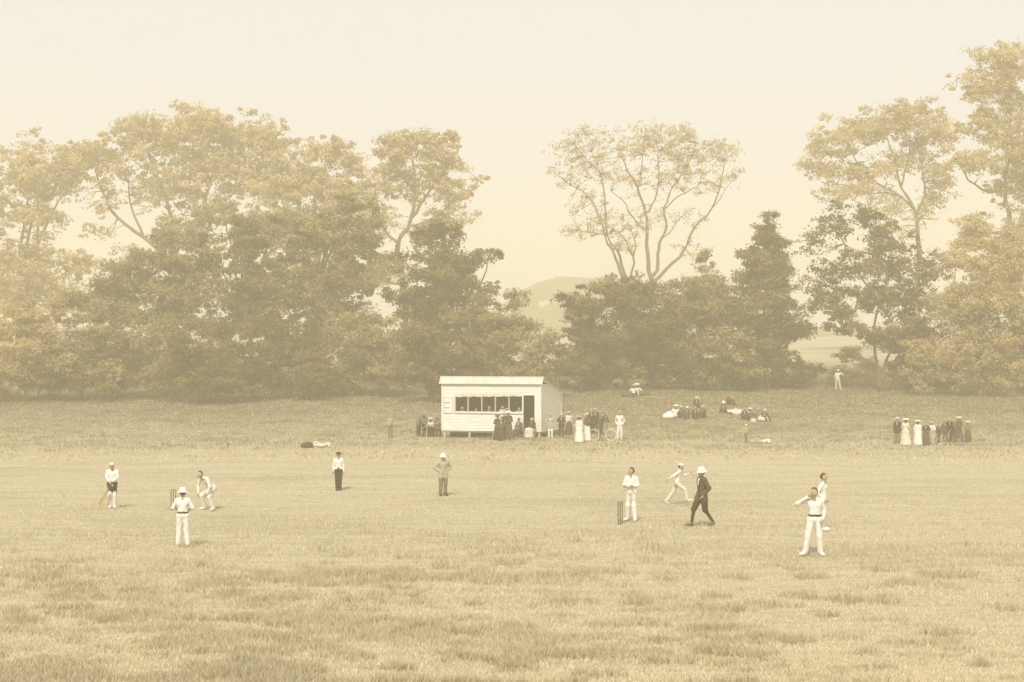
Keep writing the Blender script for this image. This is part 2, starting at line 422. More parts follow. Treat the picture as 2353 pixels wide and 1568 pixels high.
# --- front edge of the left wood
front = [('pale bush at the far left edge of the field', 60, [(40, 790, 100, 75), (120, 830, 90, 65), (-40, 850, 90, 70), (80, 720, 80, 50), (30, 870, 90, 45)], 'leaf_pale'),
         ('pale leafy bush next to the far left bush', 190, [(195, 770, 80, 75), (170, 850, 90, 55), (250, 860, 80, 50), (170, 700, 60, 40, .8), (110, 870, 60, 40)], 'leaf_mid'),
         ('broad bush below the round left tree', 340, [(330, 800, 110, 80), (380, 860, 100, 60), (270, 850, 60, 60)], 'leaf_mid'),
         ('dark bush at the foot of the dark pointed evergreen', 500, [(490, 800, 110, 80), (540, 860, 100, 60), (440, 860, 70, 60)], 'leaf'),
         ('dark hollow bush left of the pavilion, below the full round tree', 660, [(640, 790, 95, 85), (720, 850, 90, 65), (610, 870, 60, 50)], 'leaf'),
         ('bush with light sprays of leaves left of the pavilion roof', 840, [(820, 780, 100, 85), (890, 840, 90, 65), (790, 870, 70, 50)], 'leaf_mid'),
         ('bush directly behind the pavilion roof', 1010, [(980, 810, 90, 75), (1070, 830, 80, 65), (1010, 870, 90, 50)], 'leaf'),
         ('bush behind the pavilion gable end', 1200, [(1165, 810, 75, 65), (1240, 845, 60, 50), (1200, 870, 80, 45), (1255, 790, 38, 40, .55)], 'leaf_mid')]
for i, (lab, bx, lob, mt) in enumerate(front):
    make_tree(lab, bx, 132 + (i % 3)*2.5, lob, 0.16, 0.21, mt, 'bush', 'bushes along the left wood edge', cat='bush')
# --- right side
make_tree('dark spreading tree right of the pavilion gable with two pale stems', 1440, 142,
          [(1425, 692, 92, 60), (1400, 655, 44, 26, .8), (1310, 700, 36, 34, .7), (1340, 745, 58, 75), (1485, 745, 85, 85), (1400, 800, 110, 65), (1325, 830, 60, 55), (1455, 835, 80, 36)], 0.2, 0.22, 'leaf', 'broadleaf_tree', K=7.0)
make_tree('dark rounded tree below the tall sparse twin-stemmed tree', 1600, 143,
          [(1585, 682, 85, 58), (1565, 780, 95, 85), (1660, 730, 75, 88), (1560, 850, 80, 45), (1690, 820, 60, 60), (1640, 645, 38, 34, .8)], 0.25, 0.22, 'leaf_mid', 'broadleaf_tree', K=7.0)
make_tree('small pointed young tree just left of the dark cone-shaped tree', 1617, 150,
          [(1615, 592, 22, 30, .8), (1617, 640, 34, 36, .8), (1615, 690, 45, 40)], 0.14, 0.2, 'leaf_mid', 'young_tree')
make_tree('tall dark cone-shaped tree on the right with a pointed top', 1765, 144,
          [(1771, 512, 24, 36, 1.2), (1766, 540, 36, 36, 1.2), (1763, 572, 50, 44), (1745, 600, 50, 40), (1757, 625, 72, 58), (1758, 705, 100, 75), (1775, 790, 92, 72), (1720, 830, 60, 55), (1700, 690, 40, 40, .8)], 0.28, 0.21, 'leaf', 'cone_tree', K=7.5)
make_tree('tall sparse tree with a fan of bare limbs against the sky', 1497, 188,
          [(1420, 345, 65, 45, 0.16), (1500, 320, 75, 40, 0.27), (1580, 350, 75, 50, 0.27), (1650, 350, 60, 40, 0.22), (1540, 410, 70, 40, 0.17), (1460, 420, 60, 40, 0.12),
           (1620, 420, 55, 35, 0.13), (1480, 500, 55, 40, 0.10), (1570, 500, 60, 40, 0.07), (1590, 570, 40, 30, 0.07), (1680, 400, 28, 16, 0.21), (1550, 300, 60, 18, 0.27)],
          0.36, 0.21, 'leaf_pale', 'elm_tree', trunk_top=None,
          limbs=[([(1497, 660), (1490, 600), (1487, 540), (1483, 490), (1465, 430), (1440, 390), (1425, 345)], .30, .05),
                 ([(1497, 655), (1512, 600), (1515, 560), (1532, 520), (1525, 480), (1545, 430), (1580, 380), (1600, 330)], .24, .05),
                 ([(1497, 655), (1530, 620), (1575, 570), (1595, 525), (1635, 480), (1655, 430), (1665, 370)], .24, .05),
                 ([(1483, 490), (1505, 460), (1515, 400), (1510, 330)], .14, .04), ([(1487, 540), (1455, 500), (1430, 460), (1405, 440)], .12, .03),
                 ([(1525, 480), (1560, 450), (1600, 430), (1615, 400)], .10, .03), ([(1465, 430), (1475, 380), (1480, 320)], .09, .03),
                 ([(1515, 560), (1550, 520), (1575, 490)], .09, .03), ([(1635, 480), (1690, 410)], .07, .02)])
make_tree('sparse leaning tree left of the fan-limbed tree, its stems arching to the left', 1445, 184,
          [(1320, 340, 60, 40, 0.16), (1300, 400, 45, 40, 0.13), (1370, 380, 55, 50, 0.13), (1350, 470, 60, 45, 0.10), (1400, 520, 55, 40, 0.16), (1330, 530, 50, 25, 0.16), (1440, 560, 35, 30, 0.19), (1340, 310, 40, 20, 0.16)],
          0.24, 0.21, 'leaf_pale', 'elm_tree', trunk_top=None,
          limbs=[([(1432, 640), (1415, 595), (1390, 540), (1370, 480), (1340, 440), (1300, 420)], .2, .04),
                 ([(1440, 640), (1425, 590), (1395, 540), (1390, 470), (1380, 400), (1360, 350)], .2, .04),
                 ([(1450, 640), (1455, 590), (1430, 545), (1400, 520)], .16, .05), ([(1455, 590), (1460, 560), (1450, 530)], .12, .04),
                 ([(1380, 400), (1350, 370), (1320, 330)], .08, .03), ([(1390, 540), (1360, 535), (1330, 530)], .07, .02)])
make_tree('leafy tree on the right with many sky gaps and two leaning stems at its foot', 2032, 142,
          [(1990, 500, 60, 32, .6), (2040, 560, 62, 60, .6), (1915, 520, 62, 35, .35), (1960, 600, 90, 45, .4), (2060, 620, 70, 50, .5), (1990, 690, 105, 50, .7), (2080, 700, 75, 60, .8),
           (1920, 730, 45, 30, .6), (2060, 780, 80, 50), (1960, 760, 70, 25, .7), (2090, 840, 50, 45), (1862, 560, 42, 34, .3), (1895, 640, 55, 40, .4), (1900, 690, 50, 35, .5), (2125, 610, 45, 50, .5), (2110, 770, 60, 60), (1930, 480, 50, 20, .3)], 0.22, 0.24, 'leaf', 'broadleaf_tree',
          limbs=[([(2025, 900), (2015, 840), (2005, 780), (2020, 700), (2045, 620), (2050, 540)], .2, .05), ([(2040, 900), (2035, 830), (2060, 760), (2080, 700)], .17, .05),
                 ([(2020, 700), (1980, 640), (1940, 560), (1915, 520)], .12, .03), ([(2005, 780), (1960, 740), (1920, 720)], .1, .03), ([(2045, 620), (2010, 560), (1990, 500)], .1, .03)])
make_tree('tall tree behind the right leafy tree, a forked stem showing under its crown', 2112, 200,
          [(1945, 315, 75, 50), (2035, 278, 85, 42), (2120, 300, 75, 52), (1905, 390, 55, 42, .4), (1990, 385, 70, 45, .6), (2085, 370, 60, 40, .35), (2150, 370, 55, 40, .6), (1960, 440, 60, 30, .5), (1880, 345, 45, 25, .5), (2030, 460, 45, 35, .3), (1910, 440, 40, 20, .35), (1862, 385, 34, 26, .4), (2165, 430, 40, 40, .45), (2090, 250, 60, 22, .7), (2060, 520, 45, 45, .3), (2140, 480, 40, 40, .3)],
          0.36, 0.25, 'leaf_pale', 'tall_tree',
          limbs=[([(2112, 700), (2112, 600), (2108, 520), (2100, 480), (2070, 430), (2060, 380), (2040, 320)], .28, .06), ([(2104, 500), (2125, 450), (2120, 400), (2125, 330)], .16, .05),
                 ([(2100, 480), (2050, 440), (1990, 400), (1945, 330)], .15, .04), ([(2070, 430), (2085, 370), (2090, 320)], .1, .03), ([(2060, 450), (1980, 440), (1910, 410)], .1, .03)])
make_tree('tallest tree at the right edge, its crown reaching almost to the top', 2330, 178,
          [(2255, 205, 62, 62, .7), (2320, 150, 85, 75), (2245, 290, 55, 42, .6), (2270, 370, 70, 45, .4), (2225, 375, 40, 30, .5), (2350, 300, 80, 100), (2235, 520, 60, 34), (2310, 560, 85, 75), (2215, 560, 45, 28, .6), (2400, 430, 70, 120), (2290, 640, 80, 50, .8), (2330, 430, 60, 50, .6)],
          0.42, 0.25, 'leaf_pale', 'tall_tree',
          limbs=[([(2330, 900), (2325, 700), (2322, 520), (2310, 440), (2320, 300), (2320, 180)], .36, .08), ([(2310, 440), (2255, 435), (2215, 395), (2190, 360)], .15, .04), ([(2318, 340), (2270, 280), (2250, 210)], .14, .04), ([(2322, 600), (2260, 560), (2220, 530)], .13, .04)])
make_tree('pale bushy tree filling the right edge behind the standing spectators', 2250, 137,
          [(2200, 610, 62, 42, .6), (2290, 600, 80, 60), (2190, 700, 65, 55, .8), (2255, 690, 95, 80), (2200, 800, 95, 80), (2310, 800, 105, 95), (2140, 850, 60, 50), (2360, 700, 80, 90), (2420, 820, 80, 90)], 0.26, 0.22, 'leaf_pale', 'broadleaf_tree')
make_tree('low pale shrub in the clearing below the sky-gapped tree', 1960, 149, [(1965, 820, 42, 28), (1990, 855, 50, 28), (1920, 860, 48, 24, .7)], 0.08, 0.18, 'leaf_pale', 'shrub', cat='shrub')
make_tree('thin low shrub at the edge of the clearing by the cone-shaped tree', 1880, 148, [(1875, 850, 30, 22, .6), (1850, 868, 40, 20, .8)], 0.06, 0.18, 'leaf_mid', 'shrub', cat='shrub')

for i, (lab, bx, lob, mt) in enumerate([
        ('low dark bush at the foot of the dark spreading tree', 1380, [(1380, 850, 70, 45), (1320, 868, 55, 36)], 'leaf'),
        ('low dark bush right of the pair in white on the bank', 1530, [(1520, 855, 60, 40), (1570, 868, 55, 34)], 'leaf'),
        ('low dark bush between the rounded tree and the cone-shaped tree', 1660, [(1650, 850, 65, 42), (1700, 865, 55, 36)], 'leaf'),
        ('low dark bush at the foot of the cone-shaped tree', 1800, [(1790, 855, 60, 38), (1830, 872, 45, 28, .8)], 'leaf'),
        ('leafy bush at the foot of the sky-gapped tree', 2090, [(2095, 855, 60, 40), (2140, 865, 60, 36)], 'leaf_mid'),
        ('pale bush at the far right edge of the field', 2330, [(2320, 870, 90, 40), (2400, 850, 70, 50)], 'leaf_pale')]):
    make_tree(lab, bx, 144 + (i % 2)*2, lob, 0.12, 0.2, mt, 'bush', 'bushes along the right wood edge', cat='bush')
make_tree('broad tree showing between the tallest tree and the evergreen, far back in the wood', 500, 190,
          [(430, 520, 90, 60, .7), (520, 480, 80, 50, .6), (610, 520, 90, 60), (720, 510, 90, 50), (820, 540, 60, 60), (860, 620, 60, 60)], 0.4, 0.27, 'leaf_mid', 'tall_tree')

# cottage on the hillside
hc = empty('cottage', (wx(1262, 452), 452, wz(726, 452)), 0.15, 'small pale cottage on the far hillside in the gap between the trees', 'cottage')
M['cottage'] = material('limewash', (0.36, 0.30, 0.2), (0.3, 0.25, 0.16), 2)
M['cottage_roof'] = material('pale_roof', (0.40, 0.34, 0.24), (0.34, 0.29, 0.2), 2)
mb = MB(); mb.box((0, 0, 0.4), (5.4, 4.4, 3.4)); mb.build('wall', M['cottage'], hc)
mb = MB(); mb.add([(-3, -2.6, 2.0), (3, -2.6, 2.0), (3, 2.6, 2.0), (-3, 2.6, 2.0), (-2.9, 0, 4.2), (2.9, 0, 4.2)], [(0, 1, 5, 4), (2, 3, 4, 5), (0, 4, 3), (1, 2, 5), (0, 3, 2, 1)]); mb.build('roof', M['cottage_roof'], hc)
for s in (-1, 1):
    mb = MB(); mb.box((s*1.5, -2.22, 1.0), (.8, .06, 1.0)); mb.build('window', M['bark'], hc)
mb = MB(); mb.box((1.9, 0, 4.3), (.6, .6, 1.2)); mb.build('chimney', M['cottage'], hc)

# ------------------------------------------------------------------ plain materials
M['white_paint'] = material('white_paint', (0.74, 0.72, 0.66), (0.63, 0.605, 0.54), 3, 0.6, bump=0.1, stretch=(0.4, 1, 4))
M['shaded_paint'] = material('shaded_paint', (0.72, 0.68, 0.59), (0.63, 0.59, 0.5), 3, 0.7, bump=0.15, stretch=(1, 0.4, 4))  # white paint of the end walls, their weaker light put into the colour
M['tin'] = material('painted_tin', (0.66, 0.62, 0.54), (0.52, 0.48, 0.40), 2.5, 0.45, bump=0.1, stretch=(1, 1, 0.3))
M['timber'] = material('old_timber', (0.36, 0.29, 0.19), (0.23, 0.18, 0.11), 6, 0.85, bump=0.3, stretch=(1, 1, 0.2))
M['pale_timber'] = material('pale_timber', (0.52, 0.45, 0.33), (0.40, 0.34, 0.24), 5, 0.85, bump=0.2)
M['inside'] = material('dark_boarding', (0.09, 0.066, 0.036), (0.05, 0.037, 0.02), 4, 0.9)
M['ink'] = material('score_numbers', (0.16, 0.12, 0.07), (0.12, 0.09, 0.05), 8)
M['iron'] = material('dark_iron', (0.10, 0.08, 0.05), (0.07, 0.055, 0.035), 9, 0.5, spec=0.4)
M['tyre'] = material('pale_tyre', (0.70, 0.66, 0.57), (0.60, 0.56, 0.47), 12, 0.8)
M['willow'] = material('willow_wood', (0.36, 0.27, 0.14), (0.28, 0.2, 0.1), 14, 0.6, stretch=(1, 1, 0.2))
M['skin'] = material('skin', (0.44, 0.33, 0.22), (0.37, 0.27, 0.17), 12, 0.6)
M['feature'] = material('eyes_and_mouth', (0.14, 0.09, 0.05), (0.10, 0.07, 0.04), 12, 0.6)
M['hair'] = material('dark_hair', (0.085, 0.058, 0.03), (0.05, 0.035, 0.02), 30, 0.6)
M['white'] = material('white_flannel', (0.72, 0.69, 0.62), (0.63, 0.60, 0.52), 7, 0.9, bump=0.25)
M['cream'] = material('cream_flannel', (0.63, 0.57, 0.46), (0.53, 0.47, 0.37), 7, 0.9, bump=0.25)
M['buff'] = material('buff_cloth', (0.42, 0.36, 0.26), (0.34, 0.29, 0.2), 8, 0.9, bump=0.25)
M['dark'] = material('dark_serge', (0.075, 0.052, 0.027), (0.045, 0.032, 0.017), 9, 0.9, bump=0.25)
M['brown'] = material('brown_tweed', (0.13, 0.095, 0.052), (0.07, 0.052, 0.028), 14, 0.95, bump=0.3)
M['grey'] = material('grey_cloth', (0.22, 0.18, 0.12), (0.16, 0.13, 0.085), 9, 0.9, bump=0.25)
M['stump'] = material('varnished_ash', (0.17, 0.13, 0.075), (0.12, 0.09, 0.05), 9, 0.6)
M['straw'] = material('straw', (0.60, 0.54, 0.42), (0.48, 0.42, 0.31), 20, 0.8)
M['leather'] = material('leather', (0.11, 0.075, 0.04), (0.07, 0.05, 0.028), 12, 0.5, spec=0.3)

# ------------------------------------------------------------------ the pavilion
PAV_LAB = 'white weatherboarded cricket pavilion on short posts with a long dark front opening'
PTH = math.radians(-19)
pa = ground_hit(1017, 1006)
ptx, pty, ptz = pa
Wd, Dp = 6.62, 4.3            # front length and depth
pav = empty('cricket_pavilion', (ptx, pty, 0.0), PTH, PAV_LAB, 'pavilion')
# local frame: x along the front (left to right), y into the building, z up
Z0, Z1, ZR, ZB = 0.50, 3.50, 3.93, 2.98      # floor, front plate, ridge, rear plate
def fx(px):                                   # photo pixel column -> x along the front
    t = (px - CX)/F
    # solve ptx + x cos = t (pty + x sin(PTH))
    return (t*pty - ptx)/(math.cos(PTH) - t*math.sin(PTH))
def fz(px, py):
    x = fx(px); Yd = pty + x*math.sin(PTH)
    return CAMH + (HOR-py)/F*Yd
WX0, WX1 = fx(1046), fx(1199.5); DX0, DX1 = fx(1203), fx(1229)
WZ0, WZ1 = fz(1110, 949), fz(1110, 908); DZ1 = fz(1215, 906)
BT = 0.022
def board(x0, x1, z0, z1, y=0.0, mat='white_paint', side=False):
    mb = MB(); lap = 0.012
    # feather-edged board: thin at the top, proud at the bottom
    if not side:
        vv = [(x0, y, z0), (x1, y, z0), (x1, y, z1), (x0, y, z1), (x0, y-BT-lap, z0), (x1, y-BT-lap, z0), (x1, y-BT+0.008, z1), (x0, y-BT+0.008, z1)]
    else:
        vv = [(y, x0, z0), (y, x1, z0), (y, x1, z1), (y, x0, z1), (y+BT+lap, x0, z0), (y+BT+lap, x1, z0), (y+BT-0.008, x1, z1), (y+BT-0.008, x0, z1)]
    mb.add(vv, [(0,1,2,3),(4,7,6,5),(0,4,5,1),(3,2,6,7),(0,3,7,4),(1,5,6,2)])
    return mb.build('board', M[mat], pav)
bh = 0.178
nbd = int(round((Z1-Z0)/bh)); bh = (Z1-Z0)/nbd
for i in range(nbd):
    z0 = Z0 + i*bh; z1 = z0 + bh - 0.004; zm = (z0+z1)/2
    if zm < WZ0: spans = [(0.06, DX0-0.05), (DX1+0.05, Wd-0.06)]
    elif zm < WZ1: spans = [(0.06, WX0-0.04), (DX1+0.05, Wd-0.06)]
    else: spans = [(0.06, Wd-0.06)]
    for a, b in spans: board(a, b, z0, z1)
# right-hand end wall, boards cut to the falling roof
for i in range(nbd):
    z0 = Z0 + i*bh; z1 = z0 + bh - 0.004
    yb = Dp if z1 < ZB else Dp*(1 - (z1-ZB)/(ZR-ZB))
    board(0.06, max(0.2, yb-0.06), z0, z1, Wd, 'shaded_paint', True)
    yb2 = yb
    mb = MB(); mb.box((-0.012, (0.06+yb2-0.06)/2, (z0+z1)/2), (0.024, max(0.1, yb2-0.12), bh-0.004)); mb.build('board', M['shaded_paint'], pav)
# corner posts, plates, rear wall, floor
for (x, y, zt) in ((0, 0, Z1), (Wd, 0, Z1), (0, Dp, ZB-0.02), (Wd, Dp, ZB-0.02)):
    mb = MB(); mb.box((x, y, (Z0+zt)/2), (0.115, 0.115, zt-Z0)); mb.build('corner_post', M['white_paint'], pav)
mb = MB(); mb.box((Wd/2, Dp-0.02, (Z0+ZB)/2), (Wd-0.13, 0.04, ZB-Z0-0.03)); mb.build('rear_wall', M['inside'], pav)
mb = MB(); mb.box((Wd/2, Dp/2, Z0-0.05), (Wd-0.02, Dp-0.02, 0.09)); mb.build('floor', M['timber'], pav)
mb = MB(); mb.box((Wd/2, 1.1, Z0-0.33), (Wd-0.2, 0.03, 0.60)); mb.build('underfloor_shade_panel', M['inside'], pav)  # added dark panel that makes the space under the floor look shaded
mb = MB(); mb.box((Wd/2, 0.10, Z1-0.06), (Wd-0.13, 0.09, 0.11)); mb.build('wall_plate', M['timber'], pav)
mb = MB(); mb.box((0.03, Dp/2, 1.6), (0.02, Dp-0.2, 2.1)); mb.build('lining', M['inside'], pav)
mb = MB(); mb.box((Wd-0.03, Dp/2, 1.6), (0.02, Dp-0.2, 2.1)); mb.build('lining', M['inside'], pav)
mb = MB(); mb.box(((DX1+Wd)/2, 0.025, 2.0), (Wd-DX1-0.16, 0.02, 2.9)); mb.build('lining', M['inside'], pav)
# mullions of the long opening, its sill, the door posts
for px in (1046, 1076, 1107.5, 1138.5, 1170):
    mb = MB(); mb.box((fx(px), -0.01, (WZ0+WZ1)/2), (0.075 if px > 1046 else 0.09, 0.07, WZ1-WZ0+0.02)); mb.build('mullion', M['pale_timber'], pav)
mb = MB(); mb.box(((WX0+DX0)/2, -0.045, WZ0+0.005), (DX0-WX0+0.02, 0.13, 0.05)); mb.build('sill', M['white_paint'], pav)
mb = MB(); mb.box((DX0-0.035, -0.02, (Z0+DZ1)/2), (0.085, 0.10, DZ1-Z0+0.1)); mb.build('door_post', M['white_paint'], pav)
mb = MB(); mb.box((DX1+0.035, -0.02, (Z0+DZ1)/2), (0.075, 0.09, DZ1-Z0+0.04)); mb.build('door_post', M['white_paint'], pav)
# sagging canvas edge along the head of the opening
mb = MB(); nseg = 24
for k in range(nseg+1):
    x = WX0 + (DX0-0.06-WX0)*k/nseg
    drop = 0.05 + 0.05*abs(math.sin(k*0.9)) + 0.08*(1-k/nseg)
    mb.v += [(x, -0.055, WZ1+0.10), (x, -0.06-0.01*math.sin(k*1.7), WZ1+0.02-drop)]
for k in range(nseg): mb.f.append((2*k, 2*k+2, 2*k+3, 2*k+1))
blind = mb.build('rolled_blind', M['cream'], pav)
sm = blind.modifiers.new('thick', 'SOLIDIFY'); sm.thickness = 0.012
# posts under the floor
for px in (1022, 1079, 1134, 1193, 1247):
    x = min(max(fx(px), 0.08), Wd-0.08)
    for y in (0.03, Dp-0.1):
        wp = Matrix.Rotation(PTH, 3, 'Z') @ Vector((x, y, 0)); zz = gz0(ptx+wp.x, pty+wp.y)
        mb = MB(); mb.box((x, y, (Z0-0.1+zz-0.15)/2), (0.12, 0.12, Z0-0.1-zz+0.15)); mb.build('stilt', M['pale_timber'], pav)
# corrugated roof: short steep front skirt and long back slope, sheet by sheet
nsh = 9; sw = (Wd+0.34)/nsh
def sheet(x0, p0, p1, mat):
    mb = MB(); n = 16
    d = (Vector((0, p1[0], p1[1])) - Vector((0, p0[0], p0[1]))).normalized(); nrm = Vector((0, -d.z, d.y))
    if nrm.z < 0: nrm = -nrm
    for k in range(n+1):
        x = x0 + sw*1.02*k/n; h = 0.016*math.cos(k*math.pi)
        mb.v += [tuple(Vector((x, p0[0], p0[1])) + nrm*h), tuple(Vector((x, p1[0], p1[1])) + nrm*h),
                 tuple(Vector((x, p0[0], p0[1])) + nrm*(h-0.006)), tuple(Vector((x, p1[0], p1[1])) + nrm*(h-0.006))]
    for k in range(n):
        a, b = 4*k, 4*k+4
        mb.f += [(a, b, b+1, a+1), (a+2, a+3, b+3, b+2), (a, a+2, b+2, b), (a+1, b+1, b+3, a+3)]
    mb.f += [(0, 1, 3, 2), (4*n, 4*n+2, 4*n+3, 4*n+1)]
    mb.build('roof_sheet', M[mat], pav)
for k in range(nsh):
    sheet(-0.17 + k*sw, (-0.20, Z1-0.0), (0.06, ZR), 'tin')
    sheet(-0.17 + k*sw, (0.08, ZR+0.012), (Dp+0.2, ZB+0.03-0.045), 'tin')
mb = MB(); mb.tube([(-0.19, 0.07, ZR+0.02), (Wd+0.19, 0.07, ZR+0.02)], 0.028, 8); mb.build('ridge_roll', M['tin'], pav)
mb = MB(); mb.beam((Wd+0.045, 0.02, ZR-0.10), (Wd+0.045, Dp+0.1, ZB-0.10), 0.03, 0.12); mb.build('barge_board', M['shaded_paint'], pav)
# score frame on the left of the front
sc0, sc1 = fx(1021), fx(1041); sz0, sz1 = fz(1030, 949), fz(1030, 914)
fr = MB(); fr.box(((sc0+sc1)/2, -0.045, (sz0+sz1)/2), (sc1-sc0, 0.03, sz1-sz0)); sb = fr.build('scoreboard', M['white_paint'], pav)
for (a, b, c, d) in ((sc0, sc1, sz0, sz0), (sc0, sc1, sz1, sz1), (sc0, sc0, sz0, sz1), (sc1, sc1, sz0, sz1)):
    mb = MB(); mb.beam((a-0.01*(a != b), -0.07, c), (b+0.01*(a != b), -0.07, d), 0.022, 0.022); mb.build('frame', M['pale_timber'], sb)
for t, ln in ((0.335, 0.62), (0.66, 0.62)):
    zz = sz0 + (sz1-sz0)*t; mb = MB(); mb.beam((sc0+0.03, -0.068, zz), (sc0+0.03+(sc1-sc0)*ln, -0.068, zz), 0.02, 0.035); mb.build('score_line', M['ink'], sb)
# steps up to the door
st = empty('wooden_steps', (0, 0, 0), 0, 'short flight of wooden steps with pale stringers below the pavilion door', 'steps')
st.matrix_world = Matrix.Translation((ptx, pty, 0)) @ Matrix.Rotation(PTH, 4, 'Z')
sx0, sx1 = fx(1194), fx(1232)
for x in (sx0, sx1):
    mb = MB(); mb.beam((x, -0.80, -0.02), (x, -0.06, Z0+0.02), 0.05, 0.2); mb.build('stringer', M['pale_timber'], st)
for k in range(3):
    mb = MB(); mb.box(((sx0+sx1)/2, -0.66+0.24*k, 0.14+0.155*k), (sx1-sx0+0.08, 0.27, 0.04)); mb.build('tread', M['timber'], st)
def pav_pt(x, y, z=0):
    v = Matrix.Rotation(PTH, 3, 'Z') @ Vector((x, y, 0)); return (ptx+v.x, pty+v.y, z)

# ------------------------------------------------------------------ people
def nets(f, org, h):
    nx, ny, nz = f.shape
    acc = np.zeros((nx-1, ny-1, nz-1, 3), np.float32); cnt = np.zeros((nx-1, ny-1, nz-1), np.float32)
    cs = [(0,0,0),(1,0,0),(0,1,0),(1,1,0),(0,0,1),(1,0,1),(0,1,1),(1,1,1)]
    S = lambda c: f[c[0]:nx-1+c[0], c[1]:ny-1+c[1], c[2]:nz-1+c[2]]
    for a, b in ((0,1),(2,3),(4,5),(6,7),(0,2),(1,3),(4,6),(5,7),(0,4),(1,5),(2,6),(3,7)):
        fa, fb = S(cs[a]), S(cs[b]); m = (fa < 0) != (fb < 0)
        if not m.any(): continue
        t = fa[m]/(fa[m]-fb[m])
        acc[m] += np.array(cs[a]) + t[:, None]*(np.array(cs[b])-np.array(cs[a])); cnt[m] += 1
    mk = cnt > 0; idx = np.full(mk.shape, -1, np.int64); idx[mk] = np.arange(mk.sum())
    ijk = np.argwhere(mk); v = (ijk + acc[mk]/cnt[mk][:, None])*h + org
    q = []
    s = f < 0
    for d in range(3):
        sl0 = [slice(1, -1)]*3; sl0[d] = slice(0, -1); sl1 = [slice(1, -1)]*3; sl1[d] = slice(1, None)
        a, b = s[tuple(sl0)], s[tuple(sl1)]
        e = np.argwhere(a != b); fl = a[a != b]
        e = e + 1; e[:, d] -= 1
        o1, o2 = [(1, 2), (2, 0), (0, 1)][d]
        def cell(d1, d2):
            c = e.copy(); c[:, o1] -= d1; c[:, o2] -= d2; return idx[c[:, 0], c[:, 1], c[:, 2]]
        Q = np.stack([cell(1, 1), cell(0, 1), cell(0, 0), cell(1, 0)], 1)
        Q[~fl] = Q[~fl][:, ::-1]
        q.append(Q)
    return v, np.concatenate(q)

def sdf_mesh(prims, h, cut=None, k=0.03, folds=0.0):
    """prims: (a, b, ra, rb); one continuous skin round the whole skeleton"""
    P = np.array([p[0] for p in prims] + [p[1] for p in prims], float); R = max(max(p[2], p[3]) for p in prims)
    lo = P.min(0) - R - 3*h; hi = P.max(0) + R + 3*h
    n = np.ceil((hi-lo)/h).astype(int) + 1
    gr = np.stack(np.meshgrid(*[lo[i] + np.arange(n[i])*h for i in range(3)], indexing='ij'), -1).astype(np.float32)
    D = None
    for a, b, ra, rb in prims:
        a = np.array(a, np.float32); b = np.array(b, np.float32); ab = b-a; L2 = float(ab @ ab) + 1e-9
        t = np.clip(((gr-a) @ ab)/L2, 0, 1)
        d = np.linalg.norm(gr - a - t[..., None]*ab, axis=-1) - (ra + t*(rb-ra))
        if D is None: D = d
        else:
            hh = np.clip(0.5 + 0.5*(D-d)/k, 0, 1); D = D*(1-hh) + d*hh - k*hh*(1-hh)
    if folds:
        X_, Y_, Z_ = gr[..., 0], gr[..., 1], gr[..., 2]
        D = D + folds*(np.sin(X_*44+Z_*9+1.0)*np.sin(Z_*15-X_*19+Y_*33) + 0.5*np.sin(Y_*47+Z_*11+X_*29))
    if cut is not None: D = np.maximum(D, cut(gr))
    v, q = nets(D.astype(np.float32), lo, h)
    return v, q

